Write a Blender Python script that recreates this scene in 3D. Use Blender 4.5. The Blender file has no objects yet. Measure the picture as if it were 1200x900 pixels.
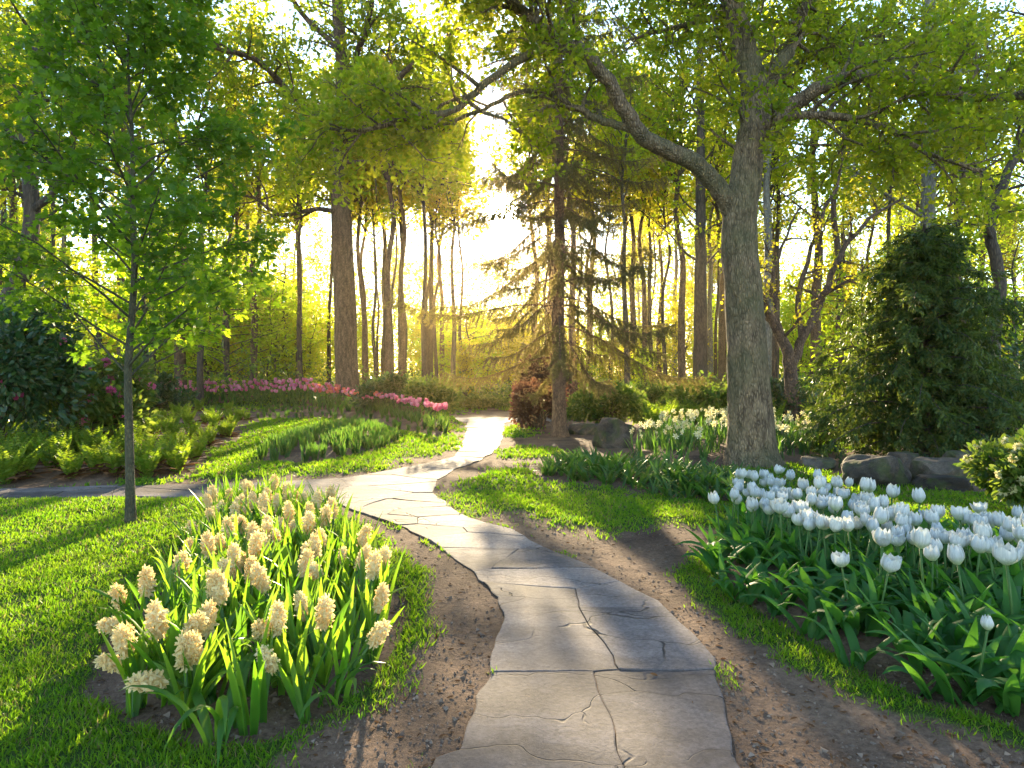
import bpy, math, random
import numpy as np
from mathutils import Vector, Matrix, Quaternion

PI = math.pi
sc = bpy.context.scene
col = sc.collection
FPX, HZ, CAMH = 800.0, 440.0, 1.2          # focal length in photo pixels, horizon row, eye height

# ------------------------------------------------------------------ camera, sky, sun, exposure
cam_d = bpy.data.cameras.new("camera")
cam_d.sensor_width = 36.0
cam_d.lens = FPX / 1200 * 36
cam_d.shift_y = -10.0 / 1200
cam_d.clip_start, cam_d.clip_end = 0.05, 3000
cam = bpy.data.objects.new("camera", cam_d)
col.objects.link(cam)
cam.location = (0, 0, CAMH)
cam.rotation_euler = (PI / 2, 0, 0)
sc.camera = cam

SUN_EL = math.atan2(192, 800)
SUN_AZ = math.atan2(-13, 800)
SUN_DIR = Vector((math.sin(SUN_AZ) * math.cos(SUN_EL), math.cos(SUN_AZ) * math.cos(SUN_EL), math.sin(SUN_EL)))
world = bpy.data.worlds.new("World")
sc.world = world
world.use_nodes = True
nt = world.node_tree
nt.nodes.clear()
N = nt.nodes.new
sky = N("ShaderNodeTexSky")
sky.sky_type = 'NISHITA'
sky.sun_disc = False
sky.sun_elevation = SUN_EL
sky.sun_rotation = SUN_AZ
sky.air_density, sky.dust_density, sky.ozone_density = 1.0, 0.12, 1.2
bg = N("ShaderNodeBackground")
bg.inputs['Strength'].default_value = 0.15
nt.links.new(sky.outputs[0], bg.inputs['Color'])
# the solar disc and its aureole in the sky
tc = N("ShaderNodeTexCoord")
dot = N("ShaderNodeVectorMath"); dot.operation = 'DOT_PRODUCT'
dot.inputs[1].default_value = SUN_DIR
nt.links.new(tc.outputs['Generated'], dot.inputs[0])
disc = N("ShaderNodeMapRange"); disc.interpolation_type = 'SMOOTHSTEP'
disc.inputs['From Min'].default_value = math.cos(math.radians(1.5))
disc.inputs['From Max'].default_value = math.cos(math.radians(0.7))
disc.inputs['To Max'].default_value = 30.0
nt.links.new(dot.outputs['Value'], disc.inputs['Value'])
pw = N("ShaderNodeMath"); pw.operation = 'POWER'; pw.use_clamp = False
mx = N("ShaderNodeMath"); mx.operation = 'MAXIMUM'; mx.inputs[1].default_value = 0.0
nt.links.new(dot.outputs['Value'], mx.inputs[0])
nt.links.new(mx.outputs[0], pw.inputs[0]); pw.inputs[1].default_value = 110.0
ad = N("ShaderNodeMath"); ad.operation = 'MULTIPLY_ADD'; ad.inputs[1].default_value = 0.15
nt.links.new(pw.outputs[0], ad.inputs[0]); nt.links.new(disc.outputs[0], ad.inputs[2])
bg2 = N("ShaderNodeBackground"); bg2.inputs['Color'].default_value = (1.0, 0.86, 0.6, 1)
nt.links.new(ad.outputs[0], bg2.inputs['Strength'])
sm = N("ShaderNodeAddShader"); wo = N("ShaderNodeOutputWorld")
nt.links.new(bg.outputs[0], sm.inputs[0]); nt.links.new(bg2.outputs[0], sm.inputs[1])
nt.links.new(sm.outputs[0], wo.inputs['Surface'])

sun_d = bpy.data.lights.new("sun", 'SUN')
sun_d.energy = 4.6
sun_d.angle = math.radians(0.8)
sun_d.color = (1.0, 0.80, 0.50)
sun = bpy.data.objects.new("sun", sun_d)
col.objects.link(sun)
sun.rotation_euler = (-SUN_DIR).to_track_quat('-Z', 'Y').to_euler()
sun.location = (0, 40, 30)

sc.view_settings.view_transform = 'Standard'
sc.view_settings.look = 'None'
sc.view_settings.exposure = 2.22
sc.view_settings.gamma = 1.0
sc.render.engine = 'CYCLES'
cy = sc.cycles
cy.max_bounces, cy.diffuse_bounces, cy.glossy_bounces = 6, 4, 2
cy.transmission_bounces, cy.transparent_max_bounces, cy.volume_bounces = 4, 8, 0
cy.caustics_reflective = cy.caustics_refractive = False
cy.sample_clamp_indirect = 6.0
cy.use_denoising = True
cy.use_adaptive_sampling = True
cy.adaptive_threshold = 0.015
HAZE_DENSITY = 0.0005

# ------------------------------------------------------------------ helpers
def at(u, v, z=0.0):
    """ground point (or point at height z) seen at photo pixel u, v"""
    Y = FPX * (CAMH - z) / (v - HZ)
    return ((u - 600) / FPX * Y, Y)

def pt(u, v, Y):
    return Vector(((u - 600) / FPX * Y, Y, CAMH - (v - HZ) / FPX * Y))

def vnoise(x, y, seed=0):
    x = np.asarray(x, float); y = np.asarray(y, float)
    xi = np.floor(x); yi = np.floor(y); fx = x - xi; fy = y - yi
    fx = fx * fx * (3 - 2 * fx); fy = fy * fy * (3 - 2 * fy)
    def h(a, b):
        s = np.sin(a * 127.1 + b * 311.7 + seed * 74.7) * 43758.5453
        return s - np.floor(s)
    return (h(xi, yi) * (1 - fx) * (1 - fy) + h(xi + 1, yi) * fx * (1 - fy)
            + h(xi, yi + 1) * (1 - fx) * fy + h(xi + 1, yi + 1) * fx * fy)

def fbm(x, y, seed=0, o=3):
    x = np.asarray(x, float); y = np.asarray(y, float)
    s = 0; a = 0.5
    for k in range(o):
        s = s + a * (vnoise(x * 2 ** k, y * 2 ** k, seed + k) - 0.5); a *= 0.5
    return s * 2

class Poly:
    def __init__(s, pts): s.p = np.array(pts, float)
    def sd(s, x, y):
        """signed distance, positive inside"""
        x = np.asarray(x, float); y = np.asarray(y, float)
        P = s.p; Q = np.roll(P, -1, 0)
        d = np.full(x.shape, 1e9); ins = np.zeros(x.shape, bool)
        for (ax, ay), (bx, by) in zip(P, Q):
            ex, ey = bx - ax, by - ay
            t = np.clip(((x - ax) * ex + (y - ay) * ey) / (ex * ex + ey * ey + 1e-12), 0, 1)
            d = np.minimum(d, (x - ax - t * ex) ** 2 + (y - ay - t * ey) ** 2)
            c = (ay > y) != (by > y)
            with np.errstate(divide='ignore', invalid='ignore'):
                c &= x < (bx - ax) * (y - ay) / (by - ay + 1e-15) + ax
            ins ^= c
        d = np.sqrt(d)
        return np.where(ins, d, -d)
    def scatter(s, rng, n, md=0.0, tries=40):
        lo, hi = s.p.min(0), s.p.max(0); out = []
        C = np.array([(rng.uniform(lo[0], hi[0]), rng.uniform(lo[1], hi[1])) for _ in range(n * tries)])
        for q in C[s.sd(C[:, 0], C[:, 1]) > 0]:
            if len(out) >= n: break
            q = (float(q[0]), float(q[1]))
            if md and any((q[0] - a) ** 2 + (q[1] - b) ** 2 < md * md for a, b in out): continue
            out.append(q)
        return out

def pxpoly(*pts): return Poly([at(u, v) for u, v in pts])

def sstep(a, b, x):
    t = np.clip((x - a) / (b - a), 0, 1); return t * t * (3 - 2 * t)

class MB:
    """collects geometry; build() links it as ONE mesh object"""
    def __init__(s): s.V, s.F, s.R, s.M, s.n = [], [], [], [], 0
    def add(s, V, F, rnd=0.5, mi=0):
        V = np.asarray(V, float).reshape(-1, 3)
        F = np.asarray(F, int)
        s.V.append(V); s.F.append(F + s.n); s.n += len(V)
        s.R.append(np.broadcast_to(np.asarray(rnd, float), (len(F),)).copy())
        s.M.append(np.full(len(F), mi, int))
    def tube(s, P, R, sides=6, mi=0, rnd=0.5, cap=True):
        P = np.array([tuple(p) for p in P], float); n = len(P)
        R = np.broadcast_to(np.asarray(R, float), (n,))
        T = np.gradient(P, axis=0); T /= np.linalg.norm(T, axis=1)[:, None] + 1e-12
        ref = np.array([1.0, 0, 0]) if abs(T[0][0]) < 0.8 else np.array([0, 1.0, 0])
        A = np.cross(T, ref); A /= np.linalg.norm(A, axis=1)[:, None] + 1e-12
        B = np.cross(T, A)
        a = np.linspace(0, 2 * PI, sides, endpoint=False)
        V = P[:, None] + R[:, None, None] * (A[:, None] * np.cos(a)[None, :, None] + B[:, None] * np.sin(a)[None, :, None])
        if sides >= 10:
            zz = np.arange(n)[:, None] * .55; aa = a[None]
            lump = 1 + .10 * (vnoise(np.cos(aa) * 1.6 + zz, np.sin(aa) * 1.6 + zz * .3, 3) - .5) + .07 * (vnoise(np.cos(aa) * 4 + zz * 2, np.sin(aa) * 4, 9) - .5)
            foot = np.exp(-(P[:, 2] - P[0, 2]) / .16)[:, None] * .16 * np.cos(5 * aa + 1 + np.sin(2 * aa))
            V = P[:, None] + (V - P[:, None]) * (lump + foot)[..., None]
        i = np.arange(n - 1)[:, None] * sides; j = np.arange(sides)[None]; k = (j + 1) % sides
        F = np.stack([i + j, i + k, i + sides + k, i + sides + j], -1).reshape(-1, 4)
        s.add(V.reshape(-1, 3), F, rnd, mi)
        if cap:
            base = s.n - n * sides
            s.F.append(np.array([[base + (n - 1) * sides + q for q in range(sides)]])); s.R.append(np.array([rnd])); s.M.append(np.array([mi]))
    def leaves(s, tmpl, pos, along, nrm, size, rnd, mi=0):
        T, FS = tmpl
        pos = np.asarray(pos, float); along = np.asarray(along, float); nrm = np.asarray(nrm, float)
        n = len(pos)
        if n == 0: return
        a = along / (np.linalg.norm(along, axis=1)[:, None] + 1e-9)
        x = np.cross(a, nrm); x /= np.linalg.norm(x, axis=1)[:, None] + 1e-9
        z = np.cross(x, a)
        size = np.broadcast_to(np.asarray(size, float), (n,))
        V = pos[:, None] + size[:, None, None] * (x[:, None] * T[None, :, 0:1] + a[:, None] * T[None, :, 1:2] + z[:, None] * T[None, :, 2:3])
        k = len(T); off = s.n
        s.V.append(V.reshape(-1, 3)); s.n += n * k
        for F in FS:
            F = np.asarray(F)
            s.F.append((F[None] + (np.arange(n) * k)[:, None, None] + off).reshape(-1, F.shape[1]))
            s.R.append(np.repeat(np.broadcast_to(np.asarray(rnd, float), (n,)), len(F)))
            s.M.append(np.full(n * len(F), mi, int))
    def ribbon(s, base, az, L, w, e0, e1, n=7, fold=0.25, twist=0.0, mi=0, rnd=0.5, prof=None, wob=0.0, rng=None):
        """a strap leaf: leaves the ground at elevation e0, ends at e1"""
        p = np.array(base, float); rows = []
        for i in range(n):
            t = i / (n - 1); e = e0 + (e1 - e0) * t ** 1.4; a = az + wob * t * t
            d = np.array([math.cos(a) * math.cos(e), math.sin(a) * math.cos(e), math.sin(e)])
            side = np.array([-math.sin(a), math.cos(a), 0]); up = np.cross(d, side)
            tw = twist * t
            sd = side * math.cos(tw) + up * math.sin(tw); un = np.cross(d, sd)
            ww = w * (prof(t) if prof else (math.sin(PI * min(1, (0.12 + 0.88 * t))) ** 0.7 if t > 0 else 0.5)) * 0.5
            if i == n - 1: ww = w * 0.03
            rows += [p - sd * ww - un * ww * fold * 1, p + un * 0, p + sd * ww - un * ww * fold]
            p = p + d * L / (n - 1)
        i = np.arange(n - 1)[:, None] * 3; j = np.array([0, 1])[None]
        F = np.stack([i + j, i + j + 1, i + j + 4, i + j + 3], -1).reshape(-1, 4)
        s.add(rows, F, rnd, mi)
    def mesh(s, name, mats, smooth=True):
        me = bpy.data.meshes.new(name)
        V = np.concatenate(s.V)
        me.vertices.add(len(V)); me.vertices.foreach_set("co", V.astype(np.float32).ravel())
        tot = np.concatenate([np.full(len(f), f.shape[1], np.int32) for f in s.F])
        idx = np.concatenate([f.ravel() for f in s.F]).astype(np.int32)
        me.loops.add(len(idx)); me.loops.foreach_set("vertex_index", idx)
        me.polygons.add(len(tot))
        st = np.concatenate([[0], np.cumsum(tot)[:-1]]).astype(np.int32)
        me.polygons.foreach_set("loop_start", st)
        try: me.polygons.foreach_set("loop_total", tot)
        except Exception: pass
        me.polygons.foreach_set("material_index", np.concatenate(s.M).astype(np.int32))
        me.polygons.foreach_set("use_smooth", np.full(len(tot), smooth, bool))
        at_ = me.attributes.new("rnd", 'FLOAT', 'FACE')
        at_.data.foreach_set("value", np.concatenate(s.R).astype(np.float32))
        for m in (mats if isinstance(mats, (list, tuple)) else [mats]): me.materials.append(m)
        me.update(calc_edges=True); me.validate()
        return me
    def build(s, name, mats, parent=None, smooth=True):
        o = bpy.data.objects.new(name, s.mesh(name, mats, smooth)); col.objects.link(o)
        if parent: o.parent = parent
        return o

def tag(o, label=None, cat=None, group=None, kind=None):
    if label: o["label"] = label
    if cat: o["category"] = cat
    if group: o["group"] = group
    if kind: o["kind"] = kind
    return o

def thing(name, label, cat, loc=(0, 0, 0), rz=0.0, group=None, sc_=1.0):
    o = bpy.data.objects.new(name, None); col.objects.link(o)
    o.empty_display_size = 0.1
    o.location = loc; o.rotation_euler = (0, 0, rz); o.scale = (sc_,) * 3
    return tag(o, label, cat, group)

def dup(o, loc, rot=(0, 0, 0), s=1.0, label=None, group=None):
    r = o.copy(); col.objects.link(r)
    r.location = loc; r.rotation_euler = rot
    r.scale = (s, s, s) if not isinstance(s, (tuple, list)) else s
    if label: r["label"] = label
    if group: r["group"] = group
    for ch in list(o.children):
        c = ch.copy(); col.objects.link(c); c.parent = r
    return r

class Kit:
    """first use takes the prototype itself, later uses copy it"""
    def __init__(s, protos): s.p = protos; s.used = [False] * len(protos)
    def put(s, k, loc, rot=(0, 0, 0), sc_=1.0, label=None, group=None):
        o = s.p[k]
        if not s.used[k]:
            s.used[k] = True
            o.location = loc; o.rotation_euler = rot
            o.scale = (sc_,) * 3 if not isinstance(sc_, (tuple, list)) else sc_
            if label: o["label"] = label
            if group: o["group"] = group
            return o
        return dup(o, loc, rot, sc_, label, group)
    def close(s):
        for o, u in zip(s.p, s.used):
            if not u:
                for c in list(o.children): bpy.data.objects.remove(c)
                bpy.data.objects.remove(o)

# ------------------------------------------------------------------ materials
def newmat(name):
    m = bpy.data.materials.new(name); m.use_nodes = True
    m.node_tree.nodes.clear()
    return m, m.node_tree.nodes.new, m.node_tree.links.new

def leafmat(name, lo, hi, tr_lo, tr_hi, mix=0.5, rough=0.5, spec=0.3, nscale=1.5):
    m, N, L = newmat(name)
    a = N("ShaderNodeAttribute"); a.attribute_name = "rnd"
    g = N("ShaderNodeNewGeometry")
    nz = N("ShaderNodeTexNoise"); nz.inputs['Scale'].default_value = nscale; nz.inputs['Detail'].default_value = 1.0
    L(g.outputs['Position'], nz.inputs['Vector'])
    ad = N("ShaderNodeMath"); ad.operation = 'MULTIPLY_ADD'; ad.inputs[1].default_value = 1.2; ad.use_clamp = True
    sb = N("ShaderNodeMath"); sb.operation = 'SUBTRACT'; sb.inputs[1].default_value = 0.6
    L(a.outputs['Fac'], sb.inputs[0])
    L(nz.outputs['Fac'], ad.inputs[0]); L(sb.outputs[0], ad.inputs[2])
    c1 = N("ShaderNodeMix"); c1.data_type = 'RGBA'; c1.inputs[6].default_value = (*lo, 1); c1.inputs[7].default_value = (*hi, 1)
    c2 = N("ShaderNodeMix"); c2.data_type = 'RGBA'; c2.inputs[6].default_value = (*tr_lo, 1); c2.inputs[7].default_value = (*tr_hi, 1)
    L(ad.outputs[0], c1.inputs[0]); L(ad.outputs[0], c2.inputs[0])
    p = N("ShaderNodeBsdfPrincipled"); p.inputs['Roughness'].default_value = rough
    p.inputs['Specular IOR Level'].default_value = spec
    L(c1.outputs[2], p.inputs['Base Color'])
    t = N("ShaderNodeBsdfTranslucent"); L(c2.outputs[2], t.inputs['Color'])
    ms = N("ShaderNodeMixShader"); ms.inputs[0].default_value = mix
    L(p.outputs[0], ms.inputs[1]); L(t.outputs[0], ms.inputs[2])
    o = N("ShaderNodeOutputMaterial"); L(ms.outputs[0], o.inputs['Surface'])
    return m

def barkmat(name, c1, c2, scale=9.0, stretch=0.18, bump=0.6, moss=None):
    m, N, L = newmat(name)
    g = N("ShaderNodeTexCoord"); mp = N("ShaderNodeMapping"); mp.inputs['Scale'].default_value = (1, 1, stretch)
    L(g.outputs['Object'], mp.inputs['Vector'])
    nz = N("ShaderNodeTexNoise"); nz.inputs['Scale'].default_value = scale; nz.inputs['Detail'].default_value = 6; nz.inputs['Roughness'].default_value = 0.65
    L(mp.outputs[0], nz.inputs['Vector'])
    vo = N("ShaderNodeTexVoronoi"); vo.feature = 'DISTANCE_TO_EDGE'; vo.inputs['Scale'].default_value = scale * 2.6
    L(mp.outputs[0], vo.inputs['Vector'])
    r = N("ShaderNodeValToRGB"); r.color_ramp.elements[0].color = (*c1, 1); r.color_ramp.elements[1].color = (*c2, 1)
    r.color_ramp.elements[0].position = 0.32; r.color_ramp.elements[1].position = 0.68
    fa = N("ShaderNodeMath"); fa.operation = 'MULTIPLY_ADD'; fa.inputs[1].default_value = 0.7
    L(vo.outputs['Distance'], fa.inputs[0]); fs = N("ShaderNodeMath"); fs.operation = 'SUBTRACT'; fs.inputs[1].default_value = 0.12
    L(nz.outputs['Fac'], fs.inputs[0]); L(fs.outputs[0], fa.inputs[2]); L(fa.outputs[0], r.inputs[0])
    last = r.outputs[0]
    if moss:
        n2 = N("ShaderNodeTexNoise"); n2.inputs['Scale'].default_value = 1.6; n2.inputs['Detail'].default_value = 5
        L(g.outputs['Object'], n2.inputs['Vector'])
        mr = N("ShaderNodeMapRange"); mr.inputs['From Min'].default_value = 0.42; mr.inputs['From Max'].default_value = 0.62; mr.inputs['To Max'].default_value = 0.5
        L(n2.outputs['Fac'], mr.inputs['Value'])
        mc = N("ShaderNodeMix"); mc.data_type = 'RGBA'; mc.inputs[7].default_value = (*moss, 1)
        L(mr.outputs[0], mc.inputs[0]); L(last, mc.inputs[6]); last = mc.outputs[2]
    b = N("ShaderNodeBump"); b.inputs['Strength'].default_value = bump; b.inputs['Distance'].default_value = 0.06
    mm = N("ShaderNodeMath"); mm.operation = 'MULTIPLY_ADD'; mm.inputs[1].default_value = 1.2
    L(vo.outputs['Distance'], mm.inputs[0]); L(nz.outputs['Fac'], mm.inputs[2])
    L(mm.outputs[0], b.inputs['Height'])
    p = N("ShaderNodeBsdfPrincipled"); p.inputs['Roughness'].default_value = 0.9
    L(last, p.inputs['Base Color']); L(b.outputs[0], p.inputs['Normal'])
    o = N("ShaderNodeOutputMaterial"); L(p.outputs[0], o.inputs['Surface'])
    return m

M = {}
M['maple'] = leafmat("maple_leaf", (0.045, 0.105, 0.010), (0.08, 0.15, 0.015), (0.14, 0.30, 0.008), (0.28, 0.44, 0.015), 0.55)
M['oak'] = leafmat("oak_leaf", (0.07, 0.11, 0.012), (0.14, 0.16, 0.02), (0.32, 0.46, 0.01), (0.60, 0.58, 0.02), 0.62)
M['forest'] = leafmat("forest_leaf", (0.06, 0.11, 0.015), (0.12, 0.16, 0.02), (0.44, 0.58, 0.012), (0.72, 0.72, 0.025), 0.7, nscale=0.5)
M['gold'] = leafmat("young_leaf", (0.11, 0.12, 0.02), (0.17, 0.14, 0.03), (0.60, 0.58, 0.02), (0.78, 0.64, 0.04), 0.7, nscale=0.5)
M['lime'] = leafmat("hornbeam_leaf", (0.07, 0.14, 0.015), (0.12, 0.19, 0.025), (0.42, 0.66, 0.012), (0.66, 0.78, 0.03), 0.7)
M['spruce'] = leafmat("spruce_needle", (0.06, 0.065, 0.03), (0.12, 0.115, 0.05), (0.20, 0.18, 0.05), (0.38, 0.30, 0.08), 0.5)
M['yew'] = leafmat("cypress_spray", (0.02, 0.048, 0.010), (0.065, 0.10, 0.02), (0.06, 0.12, 0.010), (0.26, 0.32, 0.03), 0.38, nscale=2.0)
M['rhodo'] = leafmat("rhododendron_leaf", (0.02, 0.055, 0.02), (0.04, 0.085, 0.025), (0.05, 0.13, 0.02), (0.12, 0.24, 0.03), 0.3, 0.32, 0.5)
M['shrub'] = leafmat("shrub_leaf", (0.04, 0.085, 0.015), (0.09, 0.14, 0.025), (0.14, 0.26, 0.02), (0.36, 0.44, 0.05), 0.45, 0.4, 0.4)
M['purple'] = leafmat("purple_leaf", (0.045, 0.03, 0.028), (0.075, 0.05, 0.035), (0.16, 0.06, 0.04), (0.26, 0.12, 0.06), 0.4)
M['fern'] = leafmat("fern_frond", (0.06, 0.12, 0.015), (0.12, 0.18, 0.02), (0.28, 0.46, 0.012), (0.50, 0.62, 0.03), 0.5)
M['grass'] = leafmat("grass_blade", (0.045, 0.12, 0.008), (0.10, 0.19, 0.012), (0.18, 0.42, 0.008), (0.40, 0.60, 0.02), 0.52, 0.5, 0.25, nscale=2.2)
M['tulip_leaf'] = leafmat("tulip_leaf", (0.024, 0.10, 0.02), (0.05, 0.155, 0.03), (0.08, 0.28, 0.02), (0.17, 0.42, 0.03), 0.45, 0.5, 0.25, nscale=4)
M['hya_leaf'] = leafmat("hyacinth_leaf", (0.035, 0.12, 0.02), (0.07, 0.17, 0.03), (0.20, 0.46, 0.015), (0.40, 0.62, 0.03), 0.55, 0.4, 0.4, nscale=4)
M['bed_leaf'] = leafmat("bulb_leaf", (0.025, 0.08, 0.02), (0.06, 0.125, 0.025), (0.10, 0.26, 0.02), (0.22, 0.40, 0.04), 0.42, 0.42, 0.4, nscale=4)
M['white'] = leafmat("white_petal", (0.62, 0.65, 0.67), (0.74, 0.75, 0.73), (0.60, 0.64, 0.60), (0.78, 0.78, 0.66), 0.35, 0.5, 0.2, nscale=6)
def petal_detail(m):
    nt_ = m.node_tree; N = nt_.nodes.new; L = nt_.links.new
    tc = N("ShaderNodeTexCoord"); sp = N("ShaderNodeSeparateXYZ"); L(tc.outputs['Object'], sp.inputs[0])
    mr = N("ShaderNodeMapRange"); mr.inputs['From Min'].default_value = .004; mr.inputs['From Max'].default_value = .034; mr.inputs['To Min'].default_value = .75; mr.inputs['To Max'].default_value = 0
    L(sp.outputs['Z'], mr.inputs['Value'])
    mp = N("ShaderNodeMapping"); mp.inputs['Scale'].default_value = (1, 1, .08); L(tc.outputs['Object'], mp.inputs['Vector'])
    nz = N("ShaderNodeTexNoise"); nz.inputs['Scale'].default_value = 170; nz.inputs['Detail'].default_value = 2; L(mp.outputs[0], nz.inputs['Vector'])
    vr = N("ShaderNodeMapRange"); vr.inputs['From Min'].default_value = .35; vr.inputs['From Max'].default_value = .65; vr.inputs['To Min'].default_value = .80; vr.inputs['To Max'].default_value = 1.02
    L(nz.outputs['Fac'], vr.inputs['Value'])
    for node, sock in [(n, k) for n in list(nt_.nodes) for k in ('Base Color', 'Color') if n.type in ('BSDF_PRINCIPLED', 'BSDF_TRANSLUCENT') and k in n.inputs]:
        src = node.inputs[sock].links[0].from_socket
        a = N("ShaderNodeMix"); a.data_type = 'RGBA'; a.inputs[7].default_value = (.42, .55, .20, 1); L(mr.outputs[0], a.inputs[0]); L(src, a.inputs[6])
        b = N("ShaderNodeMix"); b.data_type = 'RGBA'; b.blend_type = 'MULTIPLY'; b.inputs[0].default_value = 1; L(a.outputs[2], b.inputs[6]); L(vr.outputs[0], b.inputs[7])
        L(b.outputs[2], node.inputs[sock])
petal_detail(M['white'])
M['cream'] = leafmat("cream_petal", (0.77, 0.57, 0.26), (0.87, 0.75, 0.46), (0.80, 0.58, 0.22), (0.89, 0.77, 0.42), 0.45, 0.5, 0.2, nscale=8)
M['pink'] = leafmat("pink_petal", (0.60, 0.11, 0.22), (0.76, 0.32, 0.46), (0.66, 0.15, 0.22), (0.82, 0.38, 0.48), 0.45, 0.5, 0.2)
M['coral'] = leafmat("coral_petal", (0.70, 0.13, 0.10), (0.80, 0.30, 0.22), (0.76, 0.18, 0.10), (0.86, 0.38, 0.26), 0.45, 0.5, 0.2)
M['rhpink'] = leafmat("rhododendron_petal", (0.62, 0.07, 0.24), (0.75, 0.20, 0.42), (0.62, 0.10, 0.28), (0.80, 0.26, 0.46), 0.4, 0.5, 0.2)
M['daff'] = leafmat("daffodil_petal", (0.72, 0.66, 0.34), (0.82, 0.80, 0.58), (0.76, 0.66, 0.26), (0.84, 0.80, 0.52), 0.4, 0.5, 0.2)
M['crumb'] = leafmat("earth_crumb", (0.13, 0.088, 0.066), (0.26, 0.19, 0.145), (0.05, 0.03, 0.02), (0.05, 0.03, 0.02), 0.0, 0.95, 0.05, nscale=30)
M['dead'] = leafmat("dead_frond", (0.07, 0.035, 0.018), (0.15, 0.075, 0.035), (0.10, 0.045, 0.015), (0.22, 0.10, 0.03), 0.25, 0.8, 0.1)
M['straw'] = leafmat("dry_blade", (0.16, 0.13, 0.05), (0.26, 0.21, 0.09), (0.25, 0.22, 0.06), (0.40, 0.33, 0.12), 0.4, 0.7, 0.1)
M['bud'] = leafmat("hyacinth_bud", (0.40, 0.42, 0.14), (0.62, 0.58, 0.26), (0.42, 0.46, 0.10), (0.62, 0.60, 0.22), 0.4)
M['stem'] = leafmat("stem", (0.05, 0.13, 0.03), (0.09, 0.17, 0.04), (0.10, 0.25, 0.03), (0.15, 0.30, 0.04), 0.2)
M['bark_oak'] = barkmat("oak_bark", (0.09, 0.058, 0.033), (0.38, 0.27, 0.16), 15, 0.28, 1.0, moss=(0.10, 0.11, 0.045))
M['bark_brown'] = barkmat("brown_bark", (0.06, 0.036, 0.024), (0.20, 0.125, 0.08), 12, 0.3, 0.8)
M['bark_spruce'] = barkmat("spruce_bark", (0.09, 0.05, 0.03), (0.28, 0.16, 0.09), 14, 0.4, 0.8)
M['bark_dark'] = barkmat("dark_bark", (0.035, 0.026, 0.02), (0.10, 0.075, 0.055), 10, 0.2, 0.6)
M['bark_grey'] = barkmat("grey_bark", (0.10, 0.09, 0.075), (0.26, 0.24, 0.20), 8, 0.3, 0.5)
M['bark_sap'] = barkmat("sapling_bark", (0.035, 0.034, 0.02), (0.10, 0.09, 0.05), 22, 0.4, 0.4)

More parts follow.
